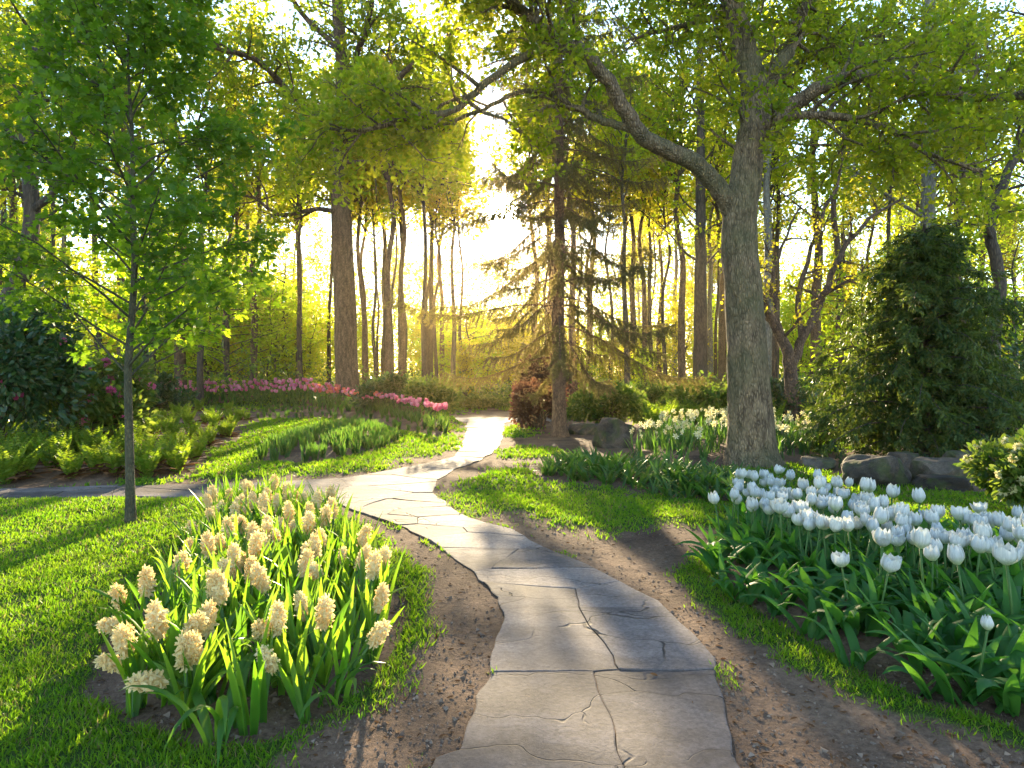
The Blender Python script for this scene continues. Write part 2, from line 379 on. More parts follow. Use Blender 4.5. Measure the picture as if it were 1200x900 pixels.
def soilmat():
    m, N, L = newmat("soil_and_turf")
    a = N("ShaderNodeAttribute"); a.attribute_name = "turf"
    g = N("ShaderNodeNewGeometry")
    n1 = N("ShaderNodeTexNoise"); n1.inputs['Scale'].default_value = 1.3; n1.inputs['Detail'].default_value = 7; n1.inputs['Roughness'].default_value = 0.65
    n2 = N("ShaderNodeTexNoise"); n2.inputs['Scale'].default_value = 45; n2.inputs['Detail'].default_value = 6; n2.inputs['Roughness'].default_value = 0.75
    n3 = N("ShaderNodeTexNoise"); n3.inputs['Scale'].default_value = 9; n3.inputs['Detail'].default_value = 4
    vo = N("ShaderNodeTexVoronoi"); vo.inputs['Scale'].default_value = 70
    for n in (n1, n2, n3, vo): L(g.outputs['Position'], n.inputs['Vector'])
    r1 = N("ShaderNodeValToRGB"); e = r1.color_ramp.elements
    e[0].color = (0.08, 0.050, 0.036, 1); e[0].position = 0.3; e[1].color = (0.27, 0.18, 0.125, 1); e[1].position = 0.72
    L(n1.outputs['Fac'], r1.inputs[0])
    r2 = N("ShaderNodeValToRGB"); e = r2.color_ramp.elements
    e[0].color = (0.45, 0.42, 0.4, 1); e[0].position = 0.3; e[1].color = (1.25, 1.2, 1.15, 1); e[1].position = 0.7
    L(n2.outputs['Fac'], r2.inputs[0])
    mu = N("ShaderNodeMix"); mu.data_type = 'RGBA'; mu.blend_type = 'MULTIPLY'; mu.inputs[0].default_value = 1.0
    L(r1.outputs[0], mu.inputs[6]); L(r2.outputs[0], mu.inputs[7])
    # pebbles and crumbs
    pr = N("ShaderNodeMapRange"); pr.inputs['From Min'].default_value = 0.90; pr.inputs['From Max'].default_value = 0.99
    L(vo.outputs['Color'], pr.inputs['Value'])
    pm = N("ShaderNodeMix"); pm.data_type = 'RGBA'; pm.inputs[7].default_value = (0.22, 0.18, 0.15, 1)
    L(pr.outputs[0], pm.inputs[0]); L(mu.outputs[2], pm.inputs[6])
    gr = N("ShaderNodeValToRGB"); e = gr.color_ramp.elements
    e[0].color = (0.03, 0.055, 0.010, 1); e[0].position = 0.35; e[1].color = (0.07, 0.11, 0.02, 1); e[1].position = 0.7
    L(n2.outputs['Fac'], gr.inputs[0])
    mr = N("ShaderNodeMath"); mr.operation = 'MULTIPLY_ADD'; mr.inputs[1].default_value = 0.8; mr.use_clamp = False
    L(n3.outputs['Fac'], mr.inputs[0]); L(a.outputs['Fac'], mr.inputs[2])
    ms = N("ShaderNodeMapRange"); ms.inputs['From Min'].default_value = 0.75; ms.inputs['From Max'].default_value = 1.05
    L(mr.outputs[0], ms.inputs['Value'])
    mx = N("ShaderNodeMix"); mx.data_type = 'RGBA'
    L(ms.outputs[0], mx.inputs[0]); L(pm.outputs[2], mx.inputs[6]); L(gr.outputs[0], mx.inputs[7])
    b = N("ShaderNodeBump"); b.inputs['Strength'].default_value = 0.8; b.inputs['Distance'].default_value = 0.02
    hh = N("ShaderNodeMath"); hh.operation = 'MULTIPLY_ADD'; hh.inputs[1].default_value = 1.5
    L(n3.outputs['Fac'], hh.inputs[0]); L(n2.outputs['Fac'], hh.inputs[2]); L(hh.outputs[0], b.inputs['Height'])
    p = N("ShaderNodeBsdfPrincipled"); p.inputs['Roughness'].default_value = 0.95; p.inputs['Specular IOR Level'].default_value = 0.15
    L(mx.outputs[2], p.inputs['Base Color']); L(b.outputs[0], p.inputs['Normal'])
    o = N("ShaderNodeOutputMaterial"); L(p.outputs[0], o.inputs['Surface'])
    return m
M['soil'] = soilmat()

def stonemat(name, c1, c2, c3, crack=True, scale=1.0, bump=0.5, moss=0.0):
    m, N, L = newmat(name)
    g = N("ShaderNodeNewGeometry"); a = N("ShaderNodeAttribute"); a.attribute_name = "rnd"
    wn = N("ShaderNodeTexNoise"); wn.inputs['Scale'].default_value = 2.2 * scale; wn.inputs['Detail'].default_value = 3
    L(g.outputs['Position'], wn.inputs['Vector'])
    wp = N("ShaderNodeVectorMath"); wp.operation = 'MULTIPLY_ADD'; wp.inputs[1].default_value = (0.5, 0.5, 0.5)
    L(wn.outputs['Color'], wp.inputs[0]); L(g.outputs['Position'], wp.inputs[2])
    mp = N("ShaderNodeMapping"); mp.inputs['Scale'].default_value = (0.7, 1.6, 1.0); L(wp.outputs[0], mp.inputs['Vector'])
    n1 = N("ShaderNodeTexNoise"); n1.inputs['Scale'].default_value = 2.0 * scale; n1.inputs['Detail'].default_value = 8; n1.inputs['Roughness'].default_value = 0.62
    L(mp.outputs[0], n1.inputs['Vector'])
    n2 = N("ShaderNodeTexNoise"); n2.inputs['Scale'].default_value = 55 * scale; n2.inputs['Detail'].default_value = 4; n2.inputs['Roughness'].default_value = 0.7
    L(g.outputs['Position'], n2.inputs['Vector'])
    r = N("ShaderNodeValToRGB"); e = r.color_ramp.elements
    e[0].color = (*c1, 1); e[0].position = 0.3; e[1].color = (*c3, 1); e[1].position = 0.72
    k = e.new(0.5); k.color = (*c2, 1)
    ad = N("ShaderNodeMath"); ad.operation = 'MULTIPLY_ADD'; ad.inputs[1].default_value = 0.34
    sb = N("ShaderNodeMath"); sb.operation = 'SUBTRACT'; sb.inputs[1].default_value = 0.17
    L(a.outputs['Fac'], ad.inputs[0]); L(n1.outputs['Fac'], sb.inputs[0]); L(sb.outputs[0], ad.inputs[2])
    L(ad.outputs[0], r.inputs[0])
    fine = N("ShaderNodeMapRange"); fine.inputs['To Min'].default_value = 0.6; fine.inputs['To Max'].default_value = 1.3
    fine.inputs['From Min'].default_value = 0.3; fine.inputs['From Max'].default_value = 0.7
    L(n2.outputs['Fac'], fine.inputs['Value'])
    mu = N("ShaderNodeMix"); mu.data_type = 'RGBA'; mu.blend_type = 'MULTIPLY'; mu.inputs[0].default_value = 1.0
    L(r.outputs[0], mu.inputs[6]); L(fine.outputs[0], mu.inputs[7])
    last = mu.outputs[2]
    # cleft steps: quantised noise gives slate-like ledges; thin dark cracks
    st = N("ShaderNodeMath"); st.operation = 'SNAP'; st.inputs[1].default_value = 0.07
    L(n1.outputs['Fac'], st.inputs[0])
    hsum = N("ShaderNodeMath"); hsum.operation = 'MULTIPLY_ADD'; hsum.inputs[1].default_value = 0.05
    L(n2.outputs['Fac'], hsum.inputs[0]); L(st.outputs[0], hsum.inputs[2])
    hsrc = hsum.outputs[0]
    if crack:
        vo = N("ShaderNodeTexVoronoi"); vo.feature = 'DISTANCE_TO_EDGE'; vo.inputs['Scale'].default_value = 2.4
        mp2 = N("ShaderNodeMapping"); mp2.inputs['Scale'].default_value = (0.55, 1.5, 0.2); L(wp.outputs[0], mp2.inputs['Vector'])
        L(mp2.outputs[0], vo.inputs['Vector'])
        gate = N("ShaderNodeTexNoise"); gate.inputs['Scale'].default_value = 1.7; L(g.outputs['Position'], gate.inputs['Vector'])
        gm = N("ShaderNodeMapRange"); gm.inputs['From Min'].default_value = 0.40; gm.inputs['From Max'].default_value = 0.52
        L(gate.outputs['Fac'], gm.inputs['Value'])
        cm = N("ShaderNodeMapRange"); cm.inputs['From Min'].default_value = 0.002; cm.inputs['From Max'].default_value = 0.010
        cm.inputs['To Min'].default_value = 1.0; cm.inputs['To Max'].default_value = 0.0
        L(vo.outputs['Distance'], cm.inputs['Value'])
        cg = N("ShaderNodeMath"); cg.operation = 'MULTIPLY'; L(cm.outputs[0], cg.inputs[0]); L(gm.outputs[0], cg.inputs[1])
        cc = N("ShaderNodeMix"); cc.data_type = 'RGBA'; cc.inputs[7].default_value = (0.045, 0.038, 0.036, 1)
        L(cg.outputs[0], cc.inputs[0]); L(last, cc.inputs[6]); last = cc.outputs[2]
        h2 = N("ShaderNodeMath"); h2.operation = 'MULTIPLY_ADD'; h2.inputs[1].default_value = -0.25
        L(cg.outputs[0], h2.inputs[0]); L(hsrc, h2.inputs[2]); hsrc = h2.outputs[0]
    if moss:
        mr = N("ShaderNodeMapRange"); mr.inputs['From Min'].default_value = 0.5; mr.inputs['From Max'].default_value = 0.62; mr.inputs['To Max'].default_value = moss
        L(wn.outputs['Fac'], mr.inputs['Value'])
        mc = N("ShaderNodeMix"); mc.data_type = 'RGBA'; mc.inputs[7].default_value = (0.06, 0.08, 0.02, 1)
        L(mr.outputs[0], mc.inputs[0]); L(last, mc.inputs[6]); last = mc.outputs[2]
    b = N("ShaderNodeBump"); b.inputs['Strength'].default_value = bump; b.inputs['Distance'].default_value = 0.05
    L(hsrc, b.inputs['Height'])
    p = N("ShaderNodeBsdfPrincipled"); p.inputs['Roughness'].default_value = 0.8; p.inputs['Specular IOR Level'].default_value = 0.18
    L(last, p.inputs['Base Color']); L(b.outputs[0], p.inputs['Normal'])
    o = N("ShaderNodeOutputMaterial"); L(p.outputs[0], o.inputs['Surface'])
    return m
M['flag'] = stonemat("flagstone", (0.078, 0.063, 0.060), (0.150, 0.124, 0.119), (0.245, 0.202, 0.188), True, 1.0, 0.75)
M['rock'] = stonemat("boulder", (0.035, 0.028, 0.022), (0.08, 0.063, 0.05), (0.16, 0.125, 0.095), False, 2.0, 0.9, moss=0.6)

# ------------------------------------------------------------------ ground regions
LEFT_LAWN = Poly([at(-900, 585), at(0, 585), at(240, 584), at(330, 588), at(400, 604), at(440, 626), at(480, 655), at(506, 690), at(516, 722),
                  at(510, 758), at(494, 790), at(476, 818), at(430, 850), at(365, 880), at(325, 915), (-0.75, 1.4), (-0.9, 0.4), (-9, 0.4)])
HYA_BED = Poly([at(245, 598), at(330, 594), at(395, 612), at(435, 650), at(468, 700), at(462, 745), at(430, 790), at(375, 835), at(310, 872),
                at(235, 880), at(160, 862), at(115, 815), at(140, 760), at(190, 690), at(225, 630)])
MID_LAWN = pxpoly((160, 569), (240, 541), (290, 512), (296, 494), (380, 490), (460, 490), (541, 496), (539, 513), (505, 532), (440, 547), (395, 557), (300, 564))
OVAL_BED = pxpoly((303, 541), (360, 545), (440, 530), (467, 517), (440, 503), (370, 507), (318, 522))
TULIP_STRIP = pxpoly((240, 498), (300, 489), (380, 489), (440, 498), (515, 514), (512, 500), (470, 487), (420, 479), (350, 475), (250, 474), (120, 476), (120, 482))
FORK_LAWN = pxpoly((536, 580), (548, 569), (580, 553), (615, 544), (640, 560), (700, 577), (860, 592), (870, 602), (845, 614), (800, 612), (745, 622), (715, 634), (680, 628), (640, 617), (600, 606), (560, 597))
FORK_BED = pxpoly((632, 556), (665, 546), (760, 554), (870, 566), (905, 580), (875, 592), (790, 583), (700, 569))
PATCH_A = pxpoly((585, 528), (610, 524), (650, 527), (655, 531), (620, 536), (590, 535))
PATCH_B = pxpoly((591, 500), (625, 497), (628, 510), (600, 516), (590, 513))
RIGHT_LAWN = Poly([at(660, 536), at(760, 540), at(870, 548), at(930, 541), at(990, 560), at(1080, 571), at(1160, 578), at(1250, 598), at(1500, 610),
                   at(1500, 800), at(1300, 950), at(1200, 893), at(1060, 852), at(950, 803), at(860, 733), at(800, 686), at(812, 655), at(850, 622), at(905, 590), at(760, 557)])
TULIP_BED = Poly([at(835, 668), at(860, 630), at(960, 622), at(1100, 640), at(1250, 665), at(1500, 720), at(1400, 900), at(1225, 862), at(1100, 832), at(1000, 790), at(905, 735), at(845, 695)])
BACK_LAWN = pxpoly((930, 500), (1010, 499), (1015, 527), (975, 530), (935, 520))
DAFF_BED = pxpoly((738, 540), (800, 548), (860, 550), (960, 541), (955, 515), (860, 508), (760, 512))
FERN_BED = pxpoly((-300, 568), (0, 569), (150, 569), (235, 541), (285, 512), (292, 493), (150, 489), (-300, 500))

_fl = [at(*q) for q in ((120, 482), (250, 480), (350, 481), (420, 487), (470, 496), (515, 511))]
MOUND = Poly(_fl + [(x + .6, y + 3.6) for x, y in _fl[::-1]])

def turf(x, y):
    x = np.asarray(x, float); y = np.asarray(y, float)
    nz = fbm(x * 1.7, y * 1.7, 3, 4)
    m = np.zeros(x.shape)
    for P, w, amp in ((LEFT_LAWN, 0.10, 0.14), (MID_LAWN, 0.25, 0.9), (FORK_LAWN, 0.30, 0.75), (PATCH_A, 0.2, 0.5), (PATCH_B, 0.25, 0.6),
                      (RIGHT_LAWN, 0.10, 0.22), (BACK_LAWN, 0.3, 0.6)):
        m = np.maximum(m, sstep(-w, w, P.sd(x, y) + nz * amp - 0.03))
    for P, w in ((HYA_BED, 0.05), (OVAL_BED, 0.08), (FORK_BED, 0.06), (TULIP_BED, 0.05), (DAFF_BED, 0.1), (TULIP_STRIP, 0.1)):
        m = np.minimum(m, sstep(-w, w, -P.sd(x, y) + nz * 0.12 - 0.02))
    e = PATH.sd(x, y)
    m = np.maximum(m, sstep(.62, .80, vnoise(x * 3.3, y * 3.3, 33)) * sstep(-.10, -.05, e) * (1 - sstep(.0, .02, e)) * (y < 9) * .5)
    far = sstep(21, 26, y + nz * 4) * sstep(-0.1, 0.2, nz + 0.05)
    return np.maximum(m, far * 0.9)

def gh(x, y):
    x = np.asarray(x, float); y = np.asarray(y, float)
    z = fbm(x * 0.9, y * 0.9, 11, 3) * 0.03 + fbm(x * 6, y * 6, 17, 2) * 0.008
    for P, h, w in ((HYA_BED, 0.05, 0.3), (OVAL_BED, 0.10, 0.5), (FORK_BED, 0.05, 0.3), (TULIP_BED, 0.05, 0.3), (DAFF_BED, 0.10, 0.5),
                    (TULIP_STRIP, 0.10, 0.8), (FERN_BED, 0.08, 0.8)):
        z = z + h * sstep(0, w, P.sd(x, y))
    z = z + .34 * sstep(-.25, 1.5, MOUND.sd(x, y))
    pth = sstep(-0.35, 0.02, PATH.sd(x, y))
    z = z * (1 - pth) - 0.001 * pth
    z = z + 0.02 * turf(x, y) * (1 - pth)
    return z + sstep(24, 70, y) * 0.5

PATH = Poly([(-0.42, 0.35), at(515, 893), at(545, 880), at(547, 861), at(558, 815), at(581, 790), at(578, 778), at(586, 737), at(590, 702), at(558, 674), at(500, 632),
             at(455, 612), at(410, 597), at(385, 588), at(300, 584), at(150, 583), at(0, 584), at(-500, 586), at(-500, 572), at(0, 573), at(165, 570), at(300, 566),
             at(400, 561), at(450, 553), at(500, 543), at(530, 536), at(541, 524), at(545, 510), at(547, 495), at(505, 494.5), at(480, 494.3), at(480, 489.5),
             at(660, 489.5), at(660, 494), at(592, 495), at(590, 510), at(585, 525), at(562, 540), at(533, 550), at(512, 563), at(505, 577), at(520, 590),
             at(550, 608), at(601, 622), at(636, 641), at(687, 663), at(733, 686), at(772, 706), at(803, 739), at(836, 774), at(839, 787), at(850, 822), at(867, 900), (0.52, 0.35)])

_gx = np.arange(-30, 30.01, .1); _gy = np.arange(0, 75.01, .1)
_GZ = np.concatenate([gh(np.repeat(_gx[None], len(b), 0), np.repeat(b[:, None], len(_gx), 1)) for b in np.array_split(_gy, 8)])
def gz(x, y):
    i = min(max((x + 30) / .1, 0), len(_gx) - 1.001); j = min(max(y / .1, 0), len(_gy) - 1.001)
    a, b = int(i), int(j); f, g = i - a, j - b
    return float((_GZ[b, a] * (1 - f) + _GZ[b, a + 1] * f) * (1 - g) + (_GZ[b + 1, a] * (1 - f) + _GZ[b + 1, a + 1] * f) * g)

def build_ground():
    ax = np.concatenate([-np.geomspace(900, 12, 26), np.linspace(-11.5, -6.1, 40), np.linspace(-6, 6, 220), np.linspace(6.1, 11.5, 40), np.geomspace(12, 900, 26)])
    ay = np.concatenate([np.linspace(-900, -10, 8), np.linspace(-8, 0, 8), np.linspace(0.3, 7, 130), np.linspace(7.08, 14, 90), np.linspace(14.15, 28, 70), np.geomspace(29, 1500, 26)])
    X, Y = np.meshgrid(ax, ay)
    Z = gh(X.ravel(), Y.ravel())
    V = np.stack([X.ravel(), Y.ravel(), Z], -1)
    nx, ny = len(ax), len(ay)
    i = np.arange(ny - 1)[:, None] * nx; j = np.arange(nx - 1)[None]
    F = np.stack([i + j, i + j + 1, i + nx + j + 1, i + nx + j], -1).reshape(-1, 4)
    mb = MB(); mb.add(V, F)
    o = mb.build("ground", M['soil'])
    a = o.data.attributes.new("turf", 'FLOAT', 'POINT')
    a.data.foreach_set("value", turf(X.ravel(), Y.ravel()).astype(np.float32))
    tag(o, kind="structure")
build_ground()

# ------------------------------------------------------------------ flagstone path
def clip_half(poly, mx_, my_, nx, ny):
    out = []; n = len(poly)
    for i in range(n):
        a, b = poly[i], poly[(i + 1) % n]
        da = (a[0] - mx_) * nx + (a[1] - my_) * ny; db = (b[0] - mx_) * nx + (b[1] - my_) * ny
        if da <= 0: out.append(a)
        if (da < 0 < db) or (db < 0 < da):
            t = da / (da - db); out.append((a[0] + t * (b[0] - a[0]), a[1] + t * (b[1] - a[1])))
    return out

def build_path():
    rng = random.Random(5)
    AY = 1.45                                                       # slabs lie crosswise
    seeds = [(0.02, 1.25), (0.50, 1.2), (0.02, 2.25), (0.63, 2.25), (0.10, 3.28), (0.66, 3.30), (0.2, 0.4), (0.55, 0.4)]
    lo, hi = PATH.p.min(0), PATH.p.max(0)
    C = np.array([(rng.uniform(-8, hi[0]), rng.uniform(3.4, hi[1])) for _ in range(60000)])
    C = C[PATH.sd(C[:, 0], C[:, 1]) > -0.05]
    for q in C:
        q = (float(q[0]), float(q[1]))
        md = 0.52 if q[1] < 7 else 0.8
        if all(((q[0] - a)) ** 2 + ((q[1] - b) * AY) ** 2 < 1e9 and ((q[0] - a)) ** 2 + ((q[1] - b) * AY) ** 2 > md * md for a, b in seeds): seeds.append(q)
        if len(seeds) > 190: break
    mb = MB()
    base = [(x, y * AY) for x, y in PATH.p]
    S = [(x, y * AY) for x, y in seeds]
    for i, s in enumerate(S):
        poly = base
        near = sorted((k for k in range(len(S)) if k != i), key=lambda k: (S[k][0] - s[0]) ** 2 + (S[k][1] - s[1]) ** 2)[:22]
        for k in near:
            dx, dy = S[k][0] - s[0], S[k][1] - s[1]; d = math.hypot(dx, dy)
            gap = 0.002
            poly = clip_half(poly, s[0] + dx / 2 - dx / d * gap, s[1] + dy / 2 - dy / d * gap, dx / d, dy / d)
            if len(poly) < 3: break
        if len(poly) < 3: continue
        P = [(x, y / AY) for x, y in poly]
        R = []
        for a, b in zip(P, P[1:] + P[:1]):
            L = math.hypot(b[0] - a[0], b[1] - a[1]); n = max(1, int(L / 0.045))
            for q in range(n): R.append((a[0] + (b[0] - a[0]) * q / n, a[1] + (b[1] - a[1]) * q / n))
        R = np.array(R)
        if len(R) < 5: continue
        A = 0.5 * np.sum(R[:, 0] * np.roll(R[:, 1], -1) - np.roll(R[:, 0], -1) * R[:, 1])
        if abs(A) < 0.012: continue
        if A < 0: R = R[::-1].copy()
        R[:, 0] += fbm(R[:, 0] * 3, R[:, 1] * 3, 41, 3) * 0.055; R[:, 1] += fbm(R[:, 0] * 3, R[:, 1] * 3, 57, 3) * 0.04
        T = np.roll(R, -1, 0) - np.roll(R, 1, 0); T /= np.linalg.norm(T, axis=1)[:, None] + 1e-9
        nin = np.stack([-T[:, 1], T[:, 0]], -1)
        n = len(R); h = 0.009 + rng.uniform(-0.002, 0.003); sx, sy = rng.uniform(-.010, .010), rng.uniform(-.010, .010)
        c = R.mean(0)
        def ring(off, z):
            Q = R + nin * off
            return np.stack([Q[:, 0], Q[:, 1], z + (Q[:, 0] - c[0]) * sx + (Q[:, 1] - c[1]) * sy + fbm(Q[:, 0] * 2, Q[:, 1] * 2, 5, 2) * 0.006], -1)
        V = np.concatenate([ring(0, -0.03), ring(0, h - 0.002), ring(0.005, h)])
        j = np.arange(n); k = (j + 1) % n; r = rng.random()
        mb.add(V, np.concatenate([np.stack([j, k, k + n, j + n], -1), np.stack([j + n, k + n, k + 2 * n, j + 2 * n], -1)]), r)
        mb.F.append(np.array([np.arange(n) + mb.n - n])); mb.R.append(np.array([r])); mb.M.append(np.array([0]))
    tag(mb.build("path", M['flag'], smooth=False), kind="structure")
build_path()

# ------------------------------------------------------------------ leaf shapes
def halves(pts, fold=0.25):
    """two mirrored half blades joined on the midrib"""
    r = [(x, y, abs(x) * fold) for x, y in pts]
    n = len(r); V = list(r) + [(-x, y, z) for x, y, z in r[1:-1]]
    lft = [0, n - 1] + [n + i for i in range(n - 3, -1, -1)]
    return np.array(V), [np.array([list(range(n))]), np.array([lft])]
RHOMB = (np.array([(0, 0, 0), (.32, .5, .10), (0, 1, -.05), (-.32, .5, .10)], float), [np.array([[0, 1, 2], [0, 2, 3]])])
OAKL = halves([(0, 0), (.14, .18), (.10, .28), (.27, .42), (.19, .54), (.32, .74), (.14, .92), (0, 1)], 0.3)
MAPL = halves([(0, 0), (.30, -.06), (.22, .14), (.52, .34), (.26, .42), (.30, .72), (.10, .70), (0, 1.0)], 0.2)
BROAD = halves([(0, 0), (.19, .2), (.27, .5), (.17, .82), (0, 1)], 0.25)
ELLI = halves([(0, 0), (.14, .22), (.20, .5), (.13, .82), (0, 1)], 0.3)
NEED = (np.array([(-.07, 0, 0), (.07, 0, 0), (.05, .7, .02), (0, 1, 0), (-.05, .7, .02)], float), [np.array([[0, 1, 2, 3, 4]])])
SPRAY = (np.array([(0, 0, 0), (.16, .25, .02), (.06, .4, 0), (.18, .62, .02), (.05, .72, 0), (0, 1, 0), (-.05, .72, 0), (-.18, .62, .02), (-.06, .4, 0), (-.16, .25, .02)], float),
         [np.array([[0, 1, 2, 8, 9], [2, 3, 4, 5, 5]])[:1], np.array([[2, 3, 4, 5, 6, 7, 8]])])

# ------------------------------------------------------------------ trees
def smooth_poly(P, k=4):
    P = [Vector(p) for p in P]
    out = []
    for i in range(len(P) - 1):
        a = P[max(i - 1, 0)]; b = P[i]; c = P[i + 1]; d = P[min(i + 2, len(P) - 1)]
        for j in range(k):
            t = j / k
            out.append(0.5 * ((2 * b) + (c - a) * t + (2 * a - 5 * b + 4 * c - d) * t * t + (3 * b - a - 3 * c + d) * t ** 3))
    out.append(P[-1]); return out

class Tree:
    def __init__(s, seed):
        s.rng = random.Random(seed); s.nr = np.random.default_rng(seed)
        s.bark = MB(); s.pos = []; s.dir = []
    def limb(s, P, r0, r1, sides=10, k=4, flare=0.0, pw=1.0, wig=0.0):
        Q = smooth_poly(P, k); n = len(Q)
        if wig:
            for i in range(1, n): Q[i] = Q[i] + Vector((s.rng.gauss(0, wig), s.rng.gauss(0, wig), 0))
        R = np.array([r0 + (r1 - r0) * (i / (n - 1)) ** pw for i in range(n)])
        if flare:
            z0 = Q[0].z
            for i in range(n): R[i] *= 1 + flare * math.exp(-(Q[i].z - z0) / 0.22)
        s.bark.tube(Q, R, sides)
        return Q, R
    def spawn(s, Q, R, spec, lv=0):
        sp = spec[lv]; rng = s.rng; n = len(Q) - 1; last = lv == len(spec) - 1
        cnt = sp['n'] if isinstance(sp['n'], int) else rng.randint(*sp['n'])
        ga = rng.random() * 6.28
        for i in range(cnt):
            t = sp['t0'] + (sp.get('t1', 1.0) - sp['t0']) * (i + rng.random()) / cnt
            f = min(t * n, n - 1e-4); a = int(f); fr = f - a
            p = Q[a].lerp(Q[a + 1], fr); tg = (Q[a + 1] - Q[a]).normalized(); rad = R[a] + (R[a + 1] - R[a]) * fr
            ref = Vector((0, 0, 1)) if abs(tg.z) < 0.9 else Vector((1, 0, 0))
            u = tg.cross(ref).normalized(); w = tg.cross(u)
            ga += 2.4 + rng.uniform(-.5, .5)
            side = u * math.cos(ga) + w * math.sin(ga)
            ang = sp['ang'] * rng.uniform(.75, 1.25)
            d = tg * math.cos(ang) + side * math.sin(ang)
            d.z = d.z * sp.get('flat', 1.0) + sp.get('up', 0.0)
            if d.length < 1e-4: continue
            d.normalize()
            L = sp['L'] * rng.uniform(.65, 1.2) * (1 - sp.get('tap', 0.4) * (t - sp['t0']) / (1 - sp['t0'] + 1e-6))
            k = sp.get('seg', 4); P = [p]
            for q in range(k):
                d = d + Vector((rng.gauss(0, 1), rng.gauss(0, 1), rng.gauss(0, 1) * sp.get('flat', 1.0))) * sp.get('wan', .18)
                d.z += sp.get('grav', 0.0); d.normalize()
                P.append(P[-1] + d * (L / k))
            r = min(rad * .7, sp['r']) * rng.uniform(.8, 1.1)
            RR = np.array([r * (1 - .75 * q / k) for q in range(k + 1)])
            s.bark.tube(P, RR, 5 if not last else 3, cap=False)
            if last:
                m = sp['leaf']
                for q in range(m):
                    tt = (0.25 + .75 * (q + rng.random()) / m) * k; b = min(int(tt), k - 1)
                    s.pos.append(P[b].lerp(P[b + 1], tt - b)); s.dir.append((P[b + 1] - P[b]).normalized())
            else:
                s.spawn(P, RR, spec, lv + 1)
    def crown(s, tmpl, size, per=1, jit=0.05, up=1.0, spread=1.0, droop=0.0):
        P = np.array([tuple(p) for p in s.pos]); D = np.array([tuple(d) for d in s.dir])
        P = np.repeat(P, per, 0); D = np.repeat(D, per, 0); n = len(P); r = s.nr
        P = P + r.normal(0, jit, (n, 3))
        A = D + r.normal(0, spread, (n, 3)); A[:, 2] -= droop
        NN = r.normal(0, 1, (n, 3)) * (1.2 - up * .8); NN[:, 2] += up
        mb = MB(); mb.leaves(tmpl, P, A, NN, size * r.uniform(.6, 1.25, n), r.random(n))
        return mb

def make_tree(name, label, cat, tree, bark, crown_mb, leaf, loc=(0, 0, 0), group=None):
    root = thing(name, label, cat, loc, 0, group)
    tree.bark.build("trunk", bark, root)
    crown_mb.build("crown", leaf, root, smooth=False)
    return root

def rel(P, o): return [Vector(p) - o for p in P]

